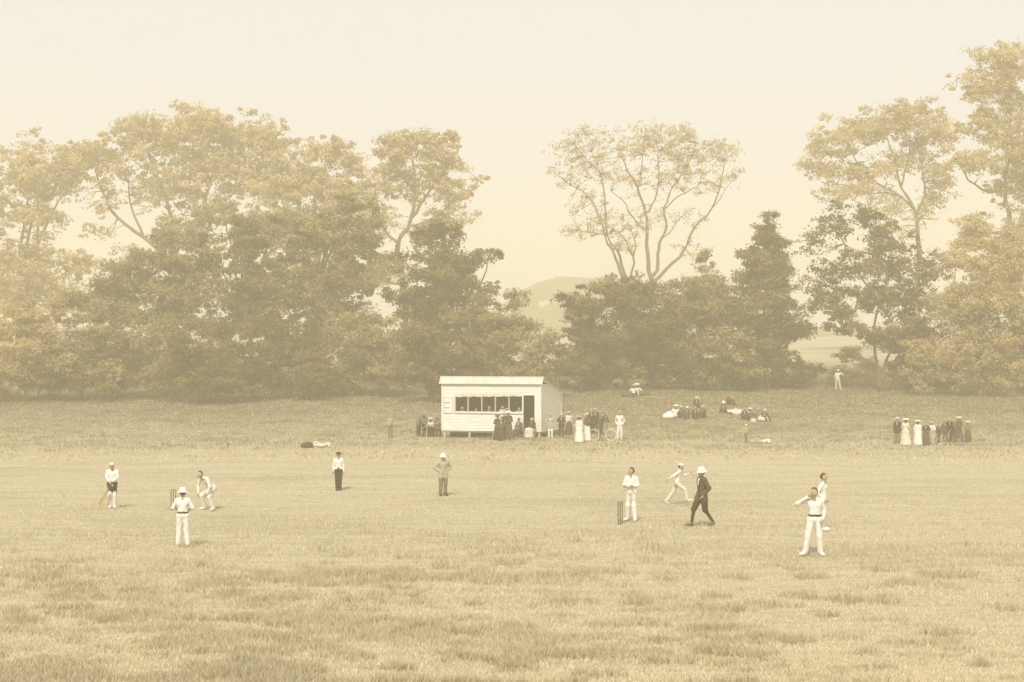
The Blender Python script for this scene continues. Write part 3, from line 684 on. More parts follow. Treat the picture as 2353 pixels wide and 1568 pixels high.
def base_pose():
    J = dict(pel=(0, 0, .96), chest=(0, 0, 1.30), neck=(0, 0, 1.47), head=(0, -.015, 1.615))
    for s, n in ((-1, 'L'), (1, 'R')):
        J['sh'+n] = (s*.172, 0, 1.405); J['el'+n] = (s*.225, .03, 1.13); J['wr'+n] = (s*.235, -.03, .88)
        J['hp'+n] = (s*.095, 0, .93); J['kn'+n] = (s*.105, -.02, .50); J['an'+n] = (s*.11, .02, .09); J['to'+n] = (s*.13, -.14, .045)
    return J
def pose(name):
    J = base_pose(); U = J.update
    if name == 'stand': pass
    elif name == 'close': U(anL=(-.06, .02, .09), anR=(.06, .02, .09), toL=(-.08, -.14, .045), toR=(.08, -.14, .045), knL=(-.075, -.02, .5), knR=(.075, -.02, .5))
    elif name == 'apart': U(anL=(-.2, .02, .09), anR=(.2, .02, .09), toL=(-.26, -.13, .045), toR=(.26, -.13, .045), knL=(-.15, -.02, .5), knR=(.15, -.02, .5))
    elif name == 'front_hands': U(elL=(-.29, .0, 1.17), wrL=(-.16, -.24, 1.10), elR=(.29, .0, 1.17), wrR=(.16, -.24, 1.10),
                                  anL=(-.14, .02, .09), anR=(.14, .02, .09), toL=(-.17, -.14, .045), toR=(.17, -.14, .045))
    elif name == 'folded': U(elL=(-.25, -.04, 1.17), wrL=(.06, -.19, 1.17), elR=(.25, -.04, 1.17), wrR=(-.06, -.17, 1.13),
                             anL=(-.15, .06, .09), anR=(.15, -.04, .09), toL=(-.2, -.1, .045), toR=(.2, -.2, .045))
    elif name == 'akimbo': U(elL=(-.36, .08, 1.17), wrL=(-.17, -.05, 1.02), elR=(.36, .08, 1.17), wrR=(.17, -.05, 1.02))
    elif name == 'pockets': U(elL=(-.27, .10, 1.16), wrL=(-.19, -.05, .95), elR=(.27, .10, 1.16), wrR=(.19, -.05, .95))
    elif name == 'bat_low': U(elL=(-.21, -.09, 1.17), wrL=(-.03, -.25, .95), elR=(.21, -.09, 1.17), wrR=(.0, -.24, 1.02), head=(-.02, -.06, 1.60),
                              anL=(-.07, .02, .09), anR=(.07, .02, .09), knL=(-.08, -.02, .5), knR=(.08, -.02, .5), toL=(-.1, -.14, .045), toR=(.12, -.13, .045))
    elif name == 'stride': U(knL=(-.10, -.22, .52), anL=(-.10, -.30, .09), toL=(-.11, -.47, .05), knR=(.10, .06, .50), anR=(.10, .33, .12), toR=(.11, .20, .045),
                             elL=(-.25, .10, 1.16), wrL=(-.20, -.06, .96), elR=(.26, .12, 1.16), wrR=(.20, -.04, .95))
    elif name == 'run': U(pel=(0, .02, .93), chest=(0, -.08, 1.27), neck=(0, -.12, 1.43), head=(0, -.16, 1.57), shL=(-.172, -.10, 1.38), shR=(.172, -.10, 1.38), hpL=(-.095, .02, .9), hpR=(.095, .02, .9),
                          knL=(-.10, -.32, .62), anL=(-.10, -.42, .22), toL=(-.11, -.60, .20), knR=(.10, .16, .52), anR=(.10, .46, .12), toR=(.11, .36, .045),
                          elL=(-.27, .14, 1.22), wrL=(-.22, .34, 1.08), elR=(.26, -.32, 1.18), wrR=(.16, -.52, 1.30))
    elif name == 'crouch': U(pel=(0, .20, .80), chest=(0, -.10, 1.06), neck=(0, -.26, 1.17), head=(0, -.36, 1.28), shL=(-.19, -.18, 1.14), shR=(.19, -.18, 1.14), hpL=(-.11, .18, .78), hpR=(.11, .18, .78),
                             knL=(-.22, -.12, .50), knR=(.22, -.12, .50), anL=(-.24, .06, .09), anR=(.24, .06, .09), toL=(-.30, -.10, .045), toR=(.30, -.10, .045),
                             elL=(-.34, -.18, .86), elR=(.34, -.18, .86), wrL=(-.24, -.24, .60), wrR=(.24, -.24, .60))
    elif name == 'shade': U(elL=(-.44, -.06, 1.33), wrL=(-.16, -.14, 1.52), elR=(.25, .04, 1.15), wrR=(.2, -.08, .93), head=(-.02, -.03, 1.61),
                            anL=(-.24, .02, .09), toL=(-.36, -.09, .045), knL=(-.17, -.02, .5), anR=(.15, .02, .09), toR=(.22, -.12, .045), knR=(.12, -.02, .5))
    elif name == 'stoop': U(chest=(0, -.24, 1.20), pel=(0, 0, .93), neck=(0, -.34, 1.33), head=(0, -.42, 1.44), shL=(-.18, -.31, 1.28), shR=(.18, -.31, 1.28),
                            elL=(-.22, -.42, 1.02), elR=(.22, -.42, 1.02), wrL=(-.14, -.55, .84), wrR=(.14, -.55, .84))
    elif name == 'sit_bench': U(pel=(0, .02, .52), chest=(0, .0, .88), neck=(0, -.02, 1.05), head=(0, -.05, 1.19), shL=(-.172, .0, 1.0), shR=(.172, .0, 1.0), hpL=(-.1, .0, .50), hpR=(.1, .0, .50),
                                knL=(-.13, -.42, .52), knR=(.13, -.42, .52), anL=(-.13, -.44, .09), anR=(.13, -.44, .09), toL=(-.15, -.6, .045), toR=(.15, -.6, .045),
                                elL=(-.25, -.06, .73), elR=(.25, -.06, .73), wrL=(-.12, -.30, .66), wrR=(.12, -.30, .66))
    elif name == 'sit_ground': U(pel=(0, .08, .13), chest=(0, .04, .50), neck=(0, -.01, .67), head=(0, -.05, .81), shL=(-.172, .02, .62), shR=(.172, .02, .62), hpL=(-.1, .04, .12), hpR=(.1, .04, .12),
                                 knL=(-.16, -.38, .42), knR=(.16, -.38, .42), anL=(-.14, -.62, .09), anR=(.14, -.62, .09), toL=(-.16, -.78, .05), toR=(.16, -.78, .05),
                                 elL=(-.27, -.10, .38), elR=(.27, -.10, .38), wrL=(-.14, -.36, .44), wrR=(.14, -.36, .44))
    elif name == 'sit_side': U(pel=(0, .08, .13), chest=(.10, .10, .48), neck=(.13, .08, .64), head=(.13, .04, .78), shL=(-.08, .08, .60), shR=(.28, .10, .58), hpL=(-.1, .04, .12), hpR=(.1, .04, .12),
                               knL=(-.35, -.28, .30), knR=(-.12, -.42, .14), anL=(-.62, -.30, .09), anR=(-.48, -.52, .08), toL=(-.76, -.36, .05), toR=(-.6, -.62, .05),
                               elL=(-.20, -.12, .38), elR=(.42, .16, .32), wrL=(-.25, -.30, .34), wrR=(.44, .10, .08))
    elif name == 'lie': U(pel=(0, 0, .14), chest=(.33, .02, .22), neck=(.49, .0, .34), head=(.60, -.03, .44), shL=(.42, -.17, .26), shR=(.42, .19, .26), hpL=(-.02, -.09, .12), hpR=(-.02, .09, .12),
                          knL=(-.45, -.10, .16), knR=(-.40, .12, .34), anL=(-.85, -.10, .08), anR=(-.75, .14, .09), toL=(-.95, -.16, .10), toR=(-.88, .12, .06),
                          elL=(.40, -.40, .12), wrL=(.62, -.34, .30), elR=(.30, .36, .12), wrR=(.12, .30, .16))
    return {k: np.array(v, float) for k, v in J.items()}

def mid(a, b, t=.5): return a + (b-a)*t
def torso(J, i):
    out = []
    for n in 'LR':
        c = J['chest'] + (J['sh'+n]-mid(J['shL'], J['shR']))*.42
        wst = mid(J['pel'], J['chest'], .42) + (J['hp'+n]-mid(J['hpL'], J['hpR']))*.45
        out += [(c, wst, .105+i, .092+i), (wst, J['hp'+n], .092+i, .10+i), (mid(J['sh'+n], c, .3), c, .075+i, .10+i)]
    out += [(J['shL'], mid(J['shL'], J['neck'], .7), .055+i, .05+i), (J['shR'], mid(J['shR'], J['neck'], .7), .055+i, .05+i), (J['chest'], J['pel'], .105+i, .10+i)]
    return out
def arm(J, n, i, to=1.0, fl=0.0):
    o = [(J['sh'+n], J['el'+n], .058+i, .047+i)]
    if to > 0: o.append((J['el'+n], mid(J['el'+n], J['wr'+n], to), .046+i, .034+i+fl))
    return o
def leg(J, n, i, to=1.0, fl=0.0):
    o = [(J['hp'+n], J['kn'+n], .088+i, .06+i+fl*.5)]
    if to > 0: o.append((J['kn'+n], mid(J['kn'+n], J['an'+n], to), .057+i+fl*.5, .042+i+fl))
    return o
def unit(v): return v/(np.linalg.norm(v)+1e-9)
MCACHE = {}
def cached(key, fn):
    if key not in MCACHE: MCACHE[key] = fn()
    return MCACHE[key]

def body_mesh(J, h, look):
    hf = np.array([math.sin(look), -math.cos(look), 0.0]); hs = np.array([math.cos(look), math.sin(look), 0.0]); up = np.array([0, 0, 1.0])
    H = J['head']
    pr = torso(J, -.018)
    for n in 'LR':
        pr += arm(J, n, -.012) + leg(J, n, -.014)
        hd = unit(J['wr'+n]-J['el'+n]); pr.append((J['wr'+n], J['wr'+n]+hd*.075, .030, .034))
        pr.append((J['an'+n], J['to'+n], .042, .034))
    pr += [(J['neck']-up*.04, mid(J['neck'], H, .7), .055, .052), (H+up*.035, H-up*.015+hf*.01, .092, .086), (H-up*.03+hf*.03, H-up*.085+hf*.045, .07, .045),
           (H+hf*.09+up*.0, H+hf*.112-up*.03, .014, .02)]
    for s in (-1, 1): pr.append((H+hs*s*.088+up*.01, H+hs*s*.092-up*.03, .02, .016))
    v, q = sdf_mesh(pr, h, None, .022)
    # fingers: four of different length and a thumb on the side of each palm, slightly curled
    mb = MB()
    for n, sg in (('L', -1), ('R', 1)):
        hd = unit(J['wr'+n]-J['el'+n]); pc = J['wr'+n] + hd*.07
        side = unit(np.cross(hd, np.array([0.3*sg, 1.0, .2]))); pn = unit(np.cross(hd, side))
        if pn[1] > 0: pn = -pn
        for k, ln in enumerate((.070, .082, .076, .058)):
            a = pc + side*(k-1.5)*.021 + hd*.012
            mb.tube([a, a+hd*ln*.5+pn*.006, a+hd*ln*.95+pn*.03], [.0105, .0098, .0075], 5)
        a = J['wr'+n] + hd*.035 - side*.028
        mb.tube([a, a+hd*.03-side*.022+pn*.01, a+hd*.065-side*.026+pn*.022], [.013, .012, .009], 5)
    off = len(v)
    faces = [tuple(int(i) for i in r) for r in q] + [tuple(i+off for i in f) for f in mb.f]
    verts = [tuple(p) for p in v] + mb.v
    me = bpy.data.meshes.new('body'); me.from_pydata(verts, [], faces); me.validate()
    me.polygons.foreach_set('use_smooth', np.ones(len(me.polygons), dtype=bool))
    me.materials.append(M['skin']); me.materials.append(M['feature'])
    cen = np.empty(len(me.polygons)*3, np.float32); me.polygons.foreach_get('center', cen); cen = cen.reshape(-1, 3)
    mi = np.zeros(len(me.polygons), np.int32)
    for s in (-1, 1): mi[np.linalg.norm(cen - (H+hf*.088+hs*s*.034+up*.012), axis=1) < .017] = 1
    rel = cen - (H+hf*.10-up*.058); mi[(np.abs(rel @ hs) < .020) & (np.abs(rel[:, 2]) < .006) & ((rel @ hf) > -.05)] = 1
    me.polygons.foreach_set('material_index', mi); me.update()
    return me

def cloth_mesh(kind, J, h):
    zg = lambda z: (lambda G: z - G[..., 2])
    if kind == 'shirt': return sdf_mesh(torso(J, .0) + arm(J, 'L', .006, .92) + arm(J, 'R', .006, .92), h, None, .03, .006)
    if kind == 'rolled_shirt': return sdf_mesh(torso(J, .0) + arm(J, 'L', .010, .25) + arm(J, 'R', .010, .25), h)
    if kind == 'jacket':
        hem = []
        for n in 'LR': hem.append((J['hp'+n], mid(J['hp'+n], J['kn'+n], .32), .125, .13))
        return sdf_mesh(torso(J, .018) + hem + arm(J, 'L', .018, .93) + arm(J, 'R', .018, .93), h, None, .03, .006)
    if kind == 'trousers': return sdf_mesh([(J['hpL'], J['hpR'], .105, .105), (J['pel'], mid(J['pel'], J['chest'], .18), .118, .112)] + leg(J, 'L', .012, .97, .022) + leg(J, 'R', .012, .97, .022), h, None, .02, .006)
    if kind == 'breeches': return sdf_mesh([(J['hpL'], J['hpR'], .11, .11)] + leg(J, 'L', .026, .16) + leg(J, 'R', .026, .16), h, None, .02, .006)
    if kind == 'stocking': return None
    if kind == 'skirt':
        pr = [(mid(J['pel'], J['chest'], .25), mid(J['hpL'], J['hpR']), .10, .145)]
        for n in 'LR': pr += [(J['hp'+n], J['kn'+n], .13, .175), (J['kn'+n], mid(J['kn'+n], J['an'+n], .92), .175, .215)]
        pr.append((mid(J['hpL'], J['hpR']), mid(J['knL'], J['knR']), .14, .20)); pr.append((mid(J['knL'], J['knR']), mid(J['anL'], J['anR']), .20, .25))
        return sdf_mesh(pr, h, zg(.02), .06)

def lim_mesh(prims, h, cut=None):
    v, q = sdf_mesh(prims, h, cut, .015); return v, q

def hat_mb(kind):
    mb = MB()
    P = dict(sunhat=[(.175, -.045), (.165, -.025), (.112, .015), (.108, .05), (.092, .105), (.05, .125), (.005, .128)],
             boater=[(.165, .0), (.165, .012), (.105, .014), (.103, .085), (.005, .088)],
             wide=[(.225, -.015), (.235, .0), (.20, .05), (.15, .085), (.08, .095), (.005, .096)],
             bowler=[(.142, .012), (.145, .0), (.108, .0), (.106, .06), (.085, .105), (.04, .125), (.005, .127)],
             cap=[(.108, .0), (.112, .03), (.10, .062), (.06, .085), (.005, .09)])[kind]
    mb.lathe(P, 18, None, 1.0, 1.08)
    if kind == 'cap':
        vv = []
        for k in range(9):
            a = math.pi*(1.18 + .64*k/8); vv += [(.105*math.cos(a), .113*math.sin(a), .012), (.115*math.cos(a), .113*math.sin(a)-.06*math.sin(math.pi*k/8), .0)]
        mb.add(vv, [(2*k, 2*k+1, 2*k+3, 2*k+2) for k in range(8)])
    return mb
PEOPLE = []
def person(label, px, yf, ytop, ps, rot, outfit, hat=None, near=False, look=0.0, group=None, H=None, at=None, hatmat='white', skin=True, mirror=False):
    """px, yf: photo column and foot row; ytop: row of the top of the head; rot: degrees turned from facing the camera"""
    J = pose(ps)
    if mirror:
        J2 = {}
        for k, v in J.items():
            kk = k[:-1]+('R' if k.endswith('L') else 'L') if k[-1] in 'LR' and len(k) == 3 else k
            J2[kk] = v*np.array([-1, 1, 1])
        J = J2
    if at is None:
        x, Y, z = ground_hit(px, yf)
    else: x, Y, z = at
    if H is None: H = min(1.86, max(1.15, (yf-ytop)/F*Y))
    full = {'sit_bench': 1.31, 'sit_ground': .93, 'sit_side': .9, 'lie': .55, 'crouch': 1.40, 'stoop': 1.56, 'run': 1.70}.get(ps, 1.74)
    sc = H/full
    root = empty('person', (x, Y, z+.004), math.radians(rot), label, 'person', group, sc)
    h = .021 if near else .036
    kb = (ps, mirror, near, round(look, 1))
    lk = look
    bo = link('body', cached(('body',)+kb, lambda: body_mesh(J, h, lk)), None, root)
    def part(name, key, prims_fn, mat):
        def mk():
            v, q = prims_fn(); return mesh_np(name, v, q, True)
        me = cached((name, key, ps, mirror, near), mk)
        if len(me.materials) == 0: me.materials.append(M['white'])
        o = bpy.data.objects.new(name, me); col.objects.link(o); o.parent = root
        o.material_slots[0].link = 'OBJECT'; o.material_slots[0].material = M[mat]
        return o
    fem = 'skirt' in outfit
    for gname, mat in outfit.items():
        if gname in ('shirt', 'rolled_shirt', 'jacket', 'trousers', 'breeches', 'skirt'):
            part(gname if gname != 'rolled_shirt' else 'shirt', gname, lambda gname=gname: cloth_mesh(gname, J, h), mat)
        elif gname == 'stockings':
            for n in 'LR': part('stocking', n, lambda n=n: sdf_mesh([(J['kn'+n], J['an'+n], .058, .042)], h*.8), mat)
        elif gname == 'pads':
            for n in 'LR': part('leg_pad', n, lambda n=n: sdf_mesh([(mid(J['hp'+n], J['kn'+n], .72)+np.array([0, -.02, 0]), J['kn'+n]+np.array([0, -.02, 0]), .075, .085), (J['kn'+n]+np.array([0, -.02, 0]), J['an'+n]+np.array([0, -.02, 0]), .085, .07)], h*.8), mat)
        elif gname == 'belt':
            z0 = mid(J['pel'], J['chest'], .22)
            dv = unit(J['chest']-J['pel'])
            part('belt', 'b', lambda: sdf_mesh([(z0+np.array([-.05, 0, 0]), z0+np.array([.05, 0, 0]), .122, .122)], h*.6, lambda G: np.abs((G-z0) @ dv)-.026), mat)
        elif gname == 'tie':
            c = mid(J['chest'], J['neck'], .45); f_ = np.array([0, -.128, 0])
            part('shirt_front', 't', lambda: sdf_mesh([(c+f_+np.array([0, .03, .05]), J['chest']+f_-np.array([0, 0, .05]), .030, .022)], h*.6), mat)
    if not fem or near:
        for n in 'LR':
            part('shoe', n, lambda n=n: sdf_mesh([(J['an'+n]-np.array([0, 0, .03]), mid(J['an'+n], J['to'+n], .5)-np.array([0, 0, .015]), .052, .05), (mid(J['an'+n], J['to'+n], .5)-np.array([0, 0, .012]), J['to'+n], .048, .042)], h*.7,
                 (lambda G: .004-G[..., 2]) if ps not in ('lie', 'run') else None), outfit_shoe(outfit))
    # hair and hat
    hf = np.array([math.sin(look), -math.cos(look), 0.0]); up = np.array([0, 0, 1.0]); Hd = J['head']
    def hairp():
        p = [(Hd+up*.055-hf*.012, Hd+up*.02-hf*.035, .088, .086)]
        if fem: p.append((Hd+up*.02-hf*.07, Hd-up*.05-hf*.085, .075, .055))
        return sdf_mesh(p, h*.7, (lambda G: (G-(Hd+up*.03+hf*.05)) @ (hf*.8-up*.6)), .02)
    part('hair', (round(look, 1), fem), hairp, 'hair')
    if hat:
        me = cached(('hat', hat), lambda: hat_mb(hat).mesh('hat', True))
        if len(me.materials) == 0: me.materials.append(M['white'])
        o = bpy.data.objects.new('cap' if hat == 'cap' else 'hat', me); col.objects.link(o); o.parent = root
        o.material_slots[0].link = 'OBJECT'; o.material_slots[0].material = M[hatmat]
        zoff = {'sunhat': .055, 'boater': .065, 'wide': .075, 'bowler': .055, 'cap': .055}[hat]
        o.location = Vector(Hd + up*zoff - hf*.005); o.rotation_euler = (0.10 if hat != 'wide' else .05, 0, look)
        if hat in ('boater', 'bowler'):
            b = cached(('band',), lambda: (lambda m: (m.lathe([(.1065, .0), (.1075, .0), (.1068, .028), (.1058, .028)], 18, None, 1, 1.08), m.mesh('hat_band', True))[1])(MB()))
            if len(b.materials) == 0: b.materials.append(M['dark'])
            ob = bpy.data.objects.new('hat_band', b); col.objects.link(ob); ob.parent = o; ob.location = (0, 0, .016)
    root['pose_scale'] = sc
    W = Matrix.Translation(root.location) @ Matrix.Rotation(math.radians(rot), 4, 'Z') @ Matrix.Scale(sc, 4)
    return root, {k: W @ Vector(v) for k, v in J.items()}, sc
def outfit_shoe(o): return o.get('shoes', 'leather')

WH = dict(shirt='white', trousers='white', shoes='white')
def wh(**k): d = dict(WH); d.update(k); return d
SUIT = dict(jacket='dark', trousers='dark', tie='white')
BRN = dict(jacket='brown', trousers='brown', tie='white')

# --- players and umpires
GP = 'cricketers on the field'
_, J1, s1 = person('batsman in white shirt and white pads standing with a lowered bat, far left', 258, 1168, 1063, 'bat_low', 12, dict(shirt='white', trousers='dark', pads='white', shoes='white'), 'cap', True, 0.1, GP, hatmat='cream')
person('fielder in white seen from behind with a white sun hat and dark belt, left', 420, 1257, 1124, 'front_hands', 182, wh(belt='dark'), 'sunhat', True, 0.0, GP)
person('wicketkeeper in white stooping with hands on knees behind the left wicket', 478, 1173, 1092, 'crouch', -42, dict(shirt='white', trousers='cream', pads='white', shoes='white'), None, True, 0.0, GP, H=1.38)
person('fielder in white shirt, dark trousers and dark cap facing the camera', 778, 1128, 1040, 'close', 4, dict(shirt='white', trousers='dark', shoes='leather'), 'cap', True, -0.2, GP, hatmat='dark')
person('man in buff coat and white sun hat with hands on hips in mid field', 1018, 1140, 1044, 'akimbo', 24, dict(jacket='buff', trousers='grey', shoes='leather'), 'sunhat', True, 0.0, GP)
person('batsman in white standing beside the right wicket with folded arms, looking left', 1451, 1198, 1075, 'folded', -28, dict(shirt='white', trousers='cream', pads='white', shoes='white'), None, True, -0.8, GP)
person('bowler in white running to the right behind the umpire', 1556, 1160, 1066, 'run', 84, dict(shirt='white', trousers='cream', shoes='white'), 'cap', True, 0.0, GP, hatmat='white')
person('umpire in dark jacket, breeches and white sun hat walking left near the right wicket', 1613, 1210, 1077, 'stride', -72, dict(jacket='brown', breeches='dark', stockings='dark', tie='white', shoes='leather'), 'sunhat', True, 0.15, GP)
person('nearest fielder in white with raised elbow shading his eyes, dark belt, right', 1872, 1278, 1121, 'shade', -8, wh(belt='dark', trousers='white'), None, True, -0.7, GP)
person('fielder in white half hidden behind the nearest fielder on the right', 1892, 1220, 1088, 'pockets', 62, wh(trousers='cream'), None, True, 0.2, GP)

# bat held by the left batsman
def cricket_bat(grip, toe, label):
    grip, toe = Vector(grip), Vector(toe); d = (toe-grip).normalized(); L = (toe-grip).length
    root = empty('cricket_bat', tuple(toe), 0, label, 'bat')
    m = Matrix.Translation(grip - toe)
    x = d.cross(Vector((0, 1, 0))).normalized(); y = x.cross(d).normalized()
    mb = MB(); mb.tube([grip-toe-d*.10, grip-toe+d*.22], [.018, .017], 8); mb.build('handle', M['leather'], root)
    mb = MB(); pts = []
    for t, w, th in ((.20, .035, .03), (.27, .055, .038), (L-.05, .055, .05), (L, .048, .03)):
        for sx, sy in ((-1, -.4), (1, -.4), (1, .2), (0, 1), (-1, .2)): pts.append(grip-toe+d*t + x*w*sx + y*th*sy)
    f = []
    for i in range(3):
        for k in range(5): f.append((i*5+k, i*5+(k+1) % 5, (i+1)*5+(k+1) % 5, (i+1)*5+k))
    f += [(0, 1, 2, 3, 4), (15, 16, 17, 18, 19)]
    mb.add(pts, f); mb.build('blade', M['willow'], root)
gp = (J1['wrL'] + J1['wrR'])/2 + Vector((0, -.05, -.06))
tx, tY, tz = ground_hit(236, 1158)
cricket_bat(gp, gp + (Vector((wx(235, gp.y), gp.y-.12, wz(1152, gp.y))) - gp).normalized()*.80, 'willow cricket bat slanting down to the left from the far left batsman\'s hands')

def wicket(px, yb, label):
    x, Y, z = ground_hit(px, yb)
    root = empty('wicket', (x, Y, z), math.radians(45), label, 'wicket', 'wickets of three stumps')
    for k in (-1, 0, 1):
        mb = MB(); mb.lathe([(.006, -.12), (.016, -.02), (.016, .69), (.017, .705), (.010, .712)], 8); o = mb.build('stump', M['stump'], root, True); o.location = (k*.095, 0, 0)
    for k in (-1, 1):
        mb = MB(); mb.tube([(k*.047-.052, 0, .722), (k*.047-.02, 0, .722), (k*.047+.02, 0, .722), (k*.047+.052, 0, .722)], [.006, .010, .010, .006], 6); mb.build('bail', M['stump'], root)
wicket(398.5, 1173, 'three dark stumps of the left wicket beside the fielder in the white hat')
wicket(1425, 1206, 'three dark stumps of the right wicket at the feet of the folded-arms batsman')

# --- spectators round the pavilion
GS = 'spectators standing round the pavilion'
def bench(px0, px1, py, label, dy=0.0, hgt=0.44, back=False):
    x0, Y0, z0 = ground_hit(px0, py); x1, Y1, z1 = ground_hit(px1, py)
    L = math.hypot(x1-x0, Y1-Y0)
    root = empty('bench', ((x0+x1)/2, (Y0+Y1)/2+dy, gz0((x0+x1)/2, (Y0+Y1)/2+dy)), math.atan2(Y1-Y0, x1-x0), label, 'bench')
    mb = MB(); mb.box((0, 0, hgt-.02), (L, .26, .04)); mb.build('seat', M['timber'], root)
    for s in (-1, 1):
        mb = MB(); mb.box((s*(L/2-.15), 0, (hgt-.04)/2-.03), (.05, .22, hgt-.04+.06)); mb.build('leg', M['timber'], root)
    return root
person('stooping man in grey jacket and dark trousers at the pavilion\'s left end', 962, 1003, 946, 'stoop', 58, dict(jacket='grey', trousers='dark'), 'cap', False, 0, GS, hatmat='buff')
bench(972, 1016, 1002, 'low wooden bench with seated spectators left of the pavilion')
for k, (px, lab, of, ht) in enumerate([(979, 'seated man in dark jacket, leftmost on the bench by the pavilion', SUIT, 'cap'), (989, 'seated woman in white blouse in the middle of the bench by the pavilion', dict(shirt='white', skirt='dark'), 'wide'),
                                       (1005, 'seated man in brown jacket on the bench next to the pavilion corner', BRN, 'cap')]):
    x, Y, z = ground_hit(px, 1002); person(lab, px, 1004, 972, 'sit_bench', -8+12*k, of, ht, False, 0, 'spectators on the bench', H=1.18, at=(x, Y, z-.03), hatmat='dark' if ht == 'cap' else 'straw')
# board leaning on the pavilion end
bp = empty('leaning_board', pav_pt(-0.25, -0.25, 0), PTH, 'pale board leaning against the left end of the pavilion', 'board')
mb = MB(); mb.beam((-.95, .35, .72), (.18, .35, 1.05), .35, .035); mb.build('panel', M['pale_timber'], bp)
mb = MB(); mb.beam((-.9, .36, .0), (-.86, .36, .72), .05, .05); mb.build('prop', M['pale_timber'], bp)
person('woman in long dark dress, leftmost of the group before the pavilion', 1143.5, 1011, 955, 'folded', 10, dict(jacket='dark', skirt='dark'), 'wide', False, 0, GS, hatmat='brown')
person('girl in dark dress with a white front before the pavilion opening', 1152, 1013, 961, 'front_hands', -10, dict(jacket='brown', skirt='dark', tie='white'), None, False, 0, GS)
person('man in dark suit and cap between the women before the pavilion', 1158.5, 1010, 949, 'stand', 15, SUIT, 'cap', False, 0.3, GS, hatmat='buff')
person('woman in dark coat and big white hat in front of the pavilion', 1168, 1012, 946, 'folded', -20, dict(jacket='dark', skirt='brown'), 'wide', False, 0.2, GS)
sy = -0.42
for (xx, lab, of, ht) in ((sx0+.12, 'person in brown sitting on the left of the pavilion steps', BRN, 'cap'), (sx1-.12, 'woman in dark jacket and pale skirt sitting on the right of the pavilion steps', dict(jacket='dark', skirt='cream'), 'boater')):
    p = pav_pt(xx, sy, .0); person(lab, 0, 0, 0, 'sit_bench', math.degrees(PTH)+(8 if xx < 5 else -14), of, ht, False, 0, 'spectators on the pavilion steps', H=1.22, at=(p[0], p[1], gz0(p[0], p[1])+.03), hatmat='brown' if ht == 'cap' else 'straw')
person('man in white trousers and open dark jacket with hands on hips by the pavilion end', 1265, 1007, 952, 'akimbo', 6, dict(jacket='buff', trousers='white', tie='white', shoes='white'), 'cap', False, 0, GS, hatmat='buff')
person('boy in dark suit holding something white beside the pavilion end wall', 1290, 1005, 951, 'front_hands', -6, dict(jacket='dark', trousers='dark', tie='white'), 'cap', False, 0, GS, hatmat='straw')
person('woman in white blouse, dark skirt and straw hat behind the boy', 1307, 999, 947, 'stand', 25, dict(shirt='white', skirt='brown'), 'boater', False, 0, GS, hatmat='straw')
person('woman in long white dress right of the pavilion, nearest to the field', 1331, 1018, 957, 'stand', 150, dict(shirt='white', skirt='white'), 'wide', False, 0, GS, hatmat='buff')
person('woman in dark jacket and long white skirt beside the bicycle', 1349, 1015, 951, 'folded', -60, dict(jacket='brown', skirt='white'), 'boater', False, -.3, GS, hatmat='white')
for px, yf, yt, lab, rot in ((1357, 1000, 957, 'man in dark suit behind the bicycle saddle', 40), (1368, 998, 955, 'man in dark suit and straw hat in the middle behind the bicycle', -10), (1381, 1000, 960, 'man in brown coat leaning over the bicycle handlebars', 60)):
    person(lab, px, yf, yt, 'stand' if rot < 50 else 'stoop', rot, SUIT if rot < 50 else BRN, 'boater' if rot < 0 else 'cap', False, 0, 'men gathered behind the bicycle', H=1.68 if rot < 50 else 1.5, hatmat='straw' if rot < 0 else 'buff')
person('man in white cricket clothes with hands in pockets right of the bicycle', 1424, 1011, 945, 'pockets', -14, wh(), 'cap', False, 0.3, GS, hatmat='buff')

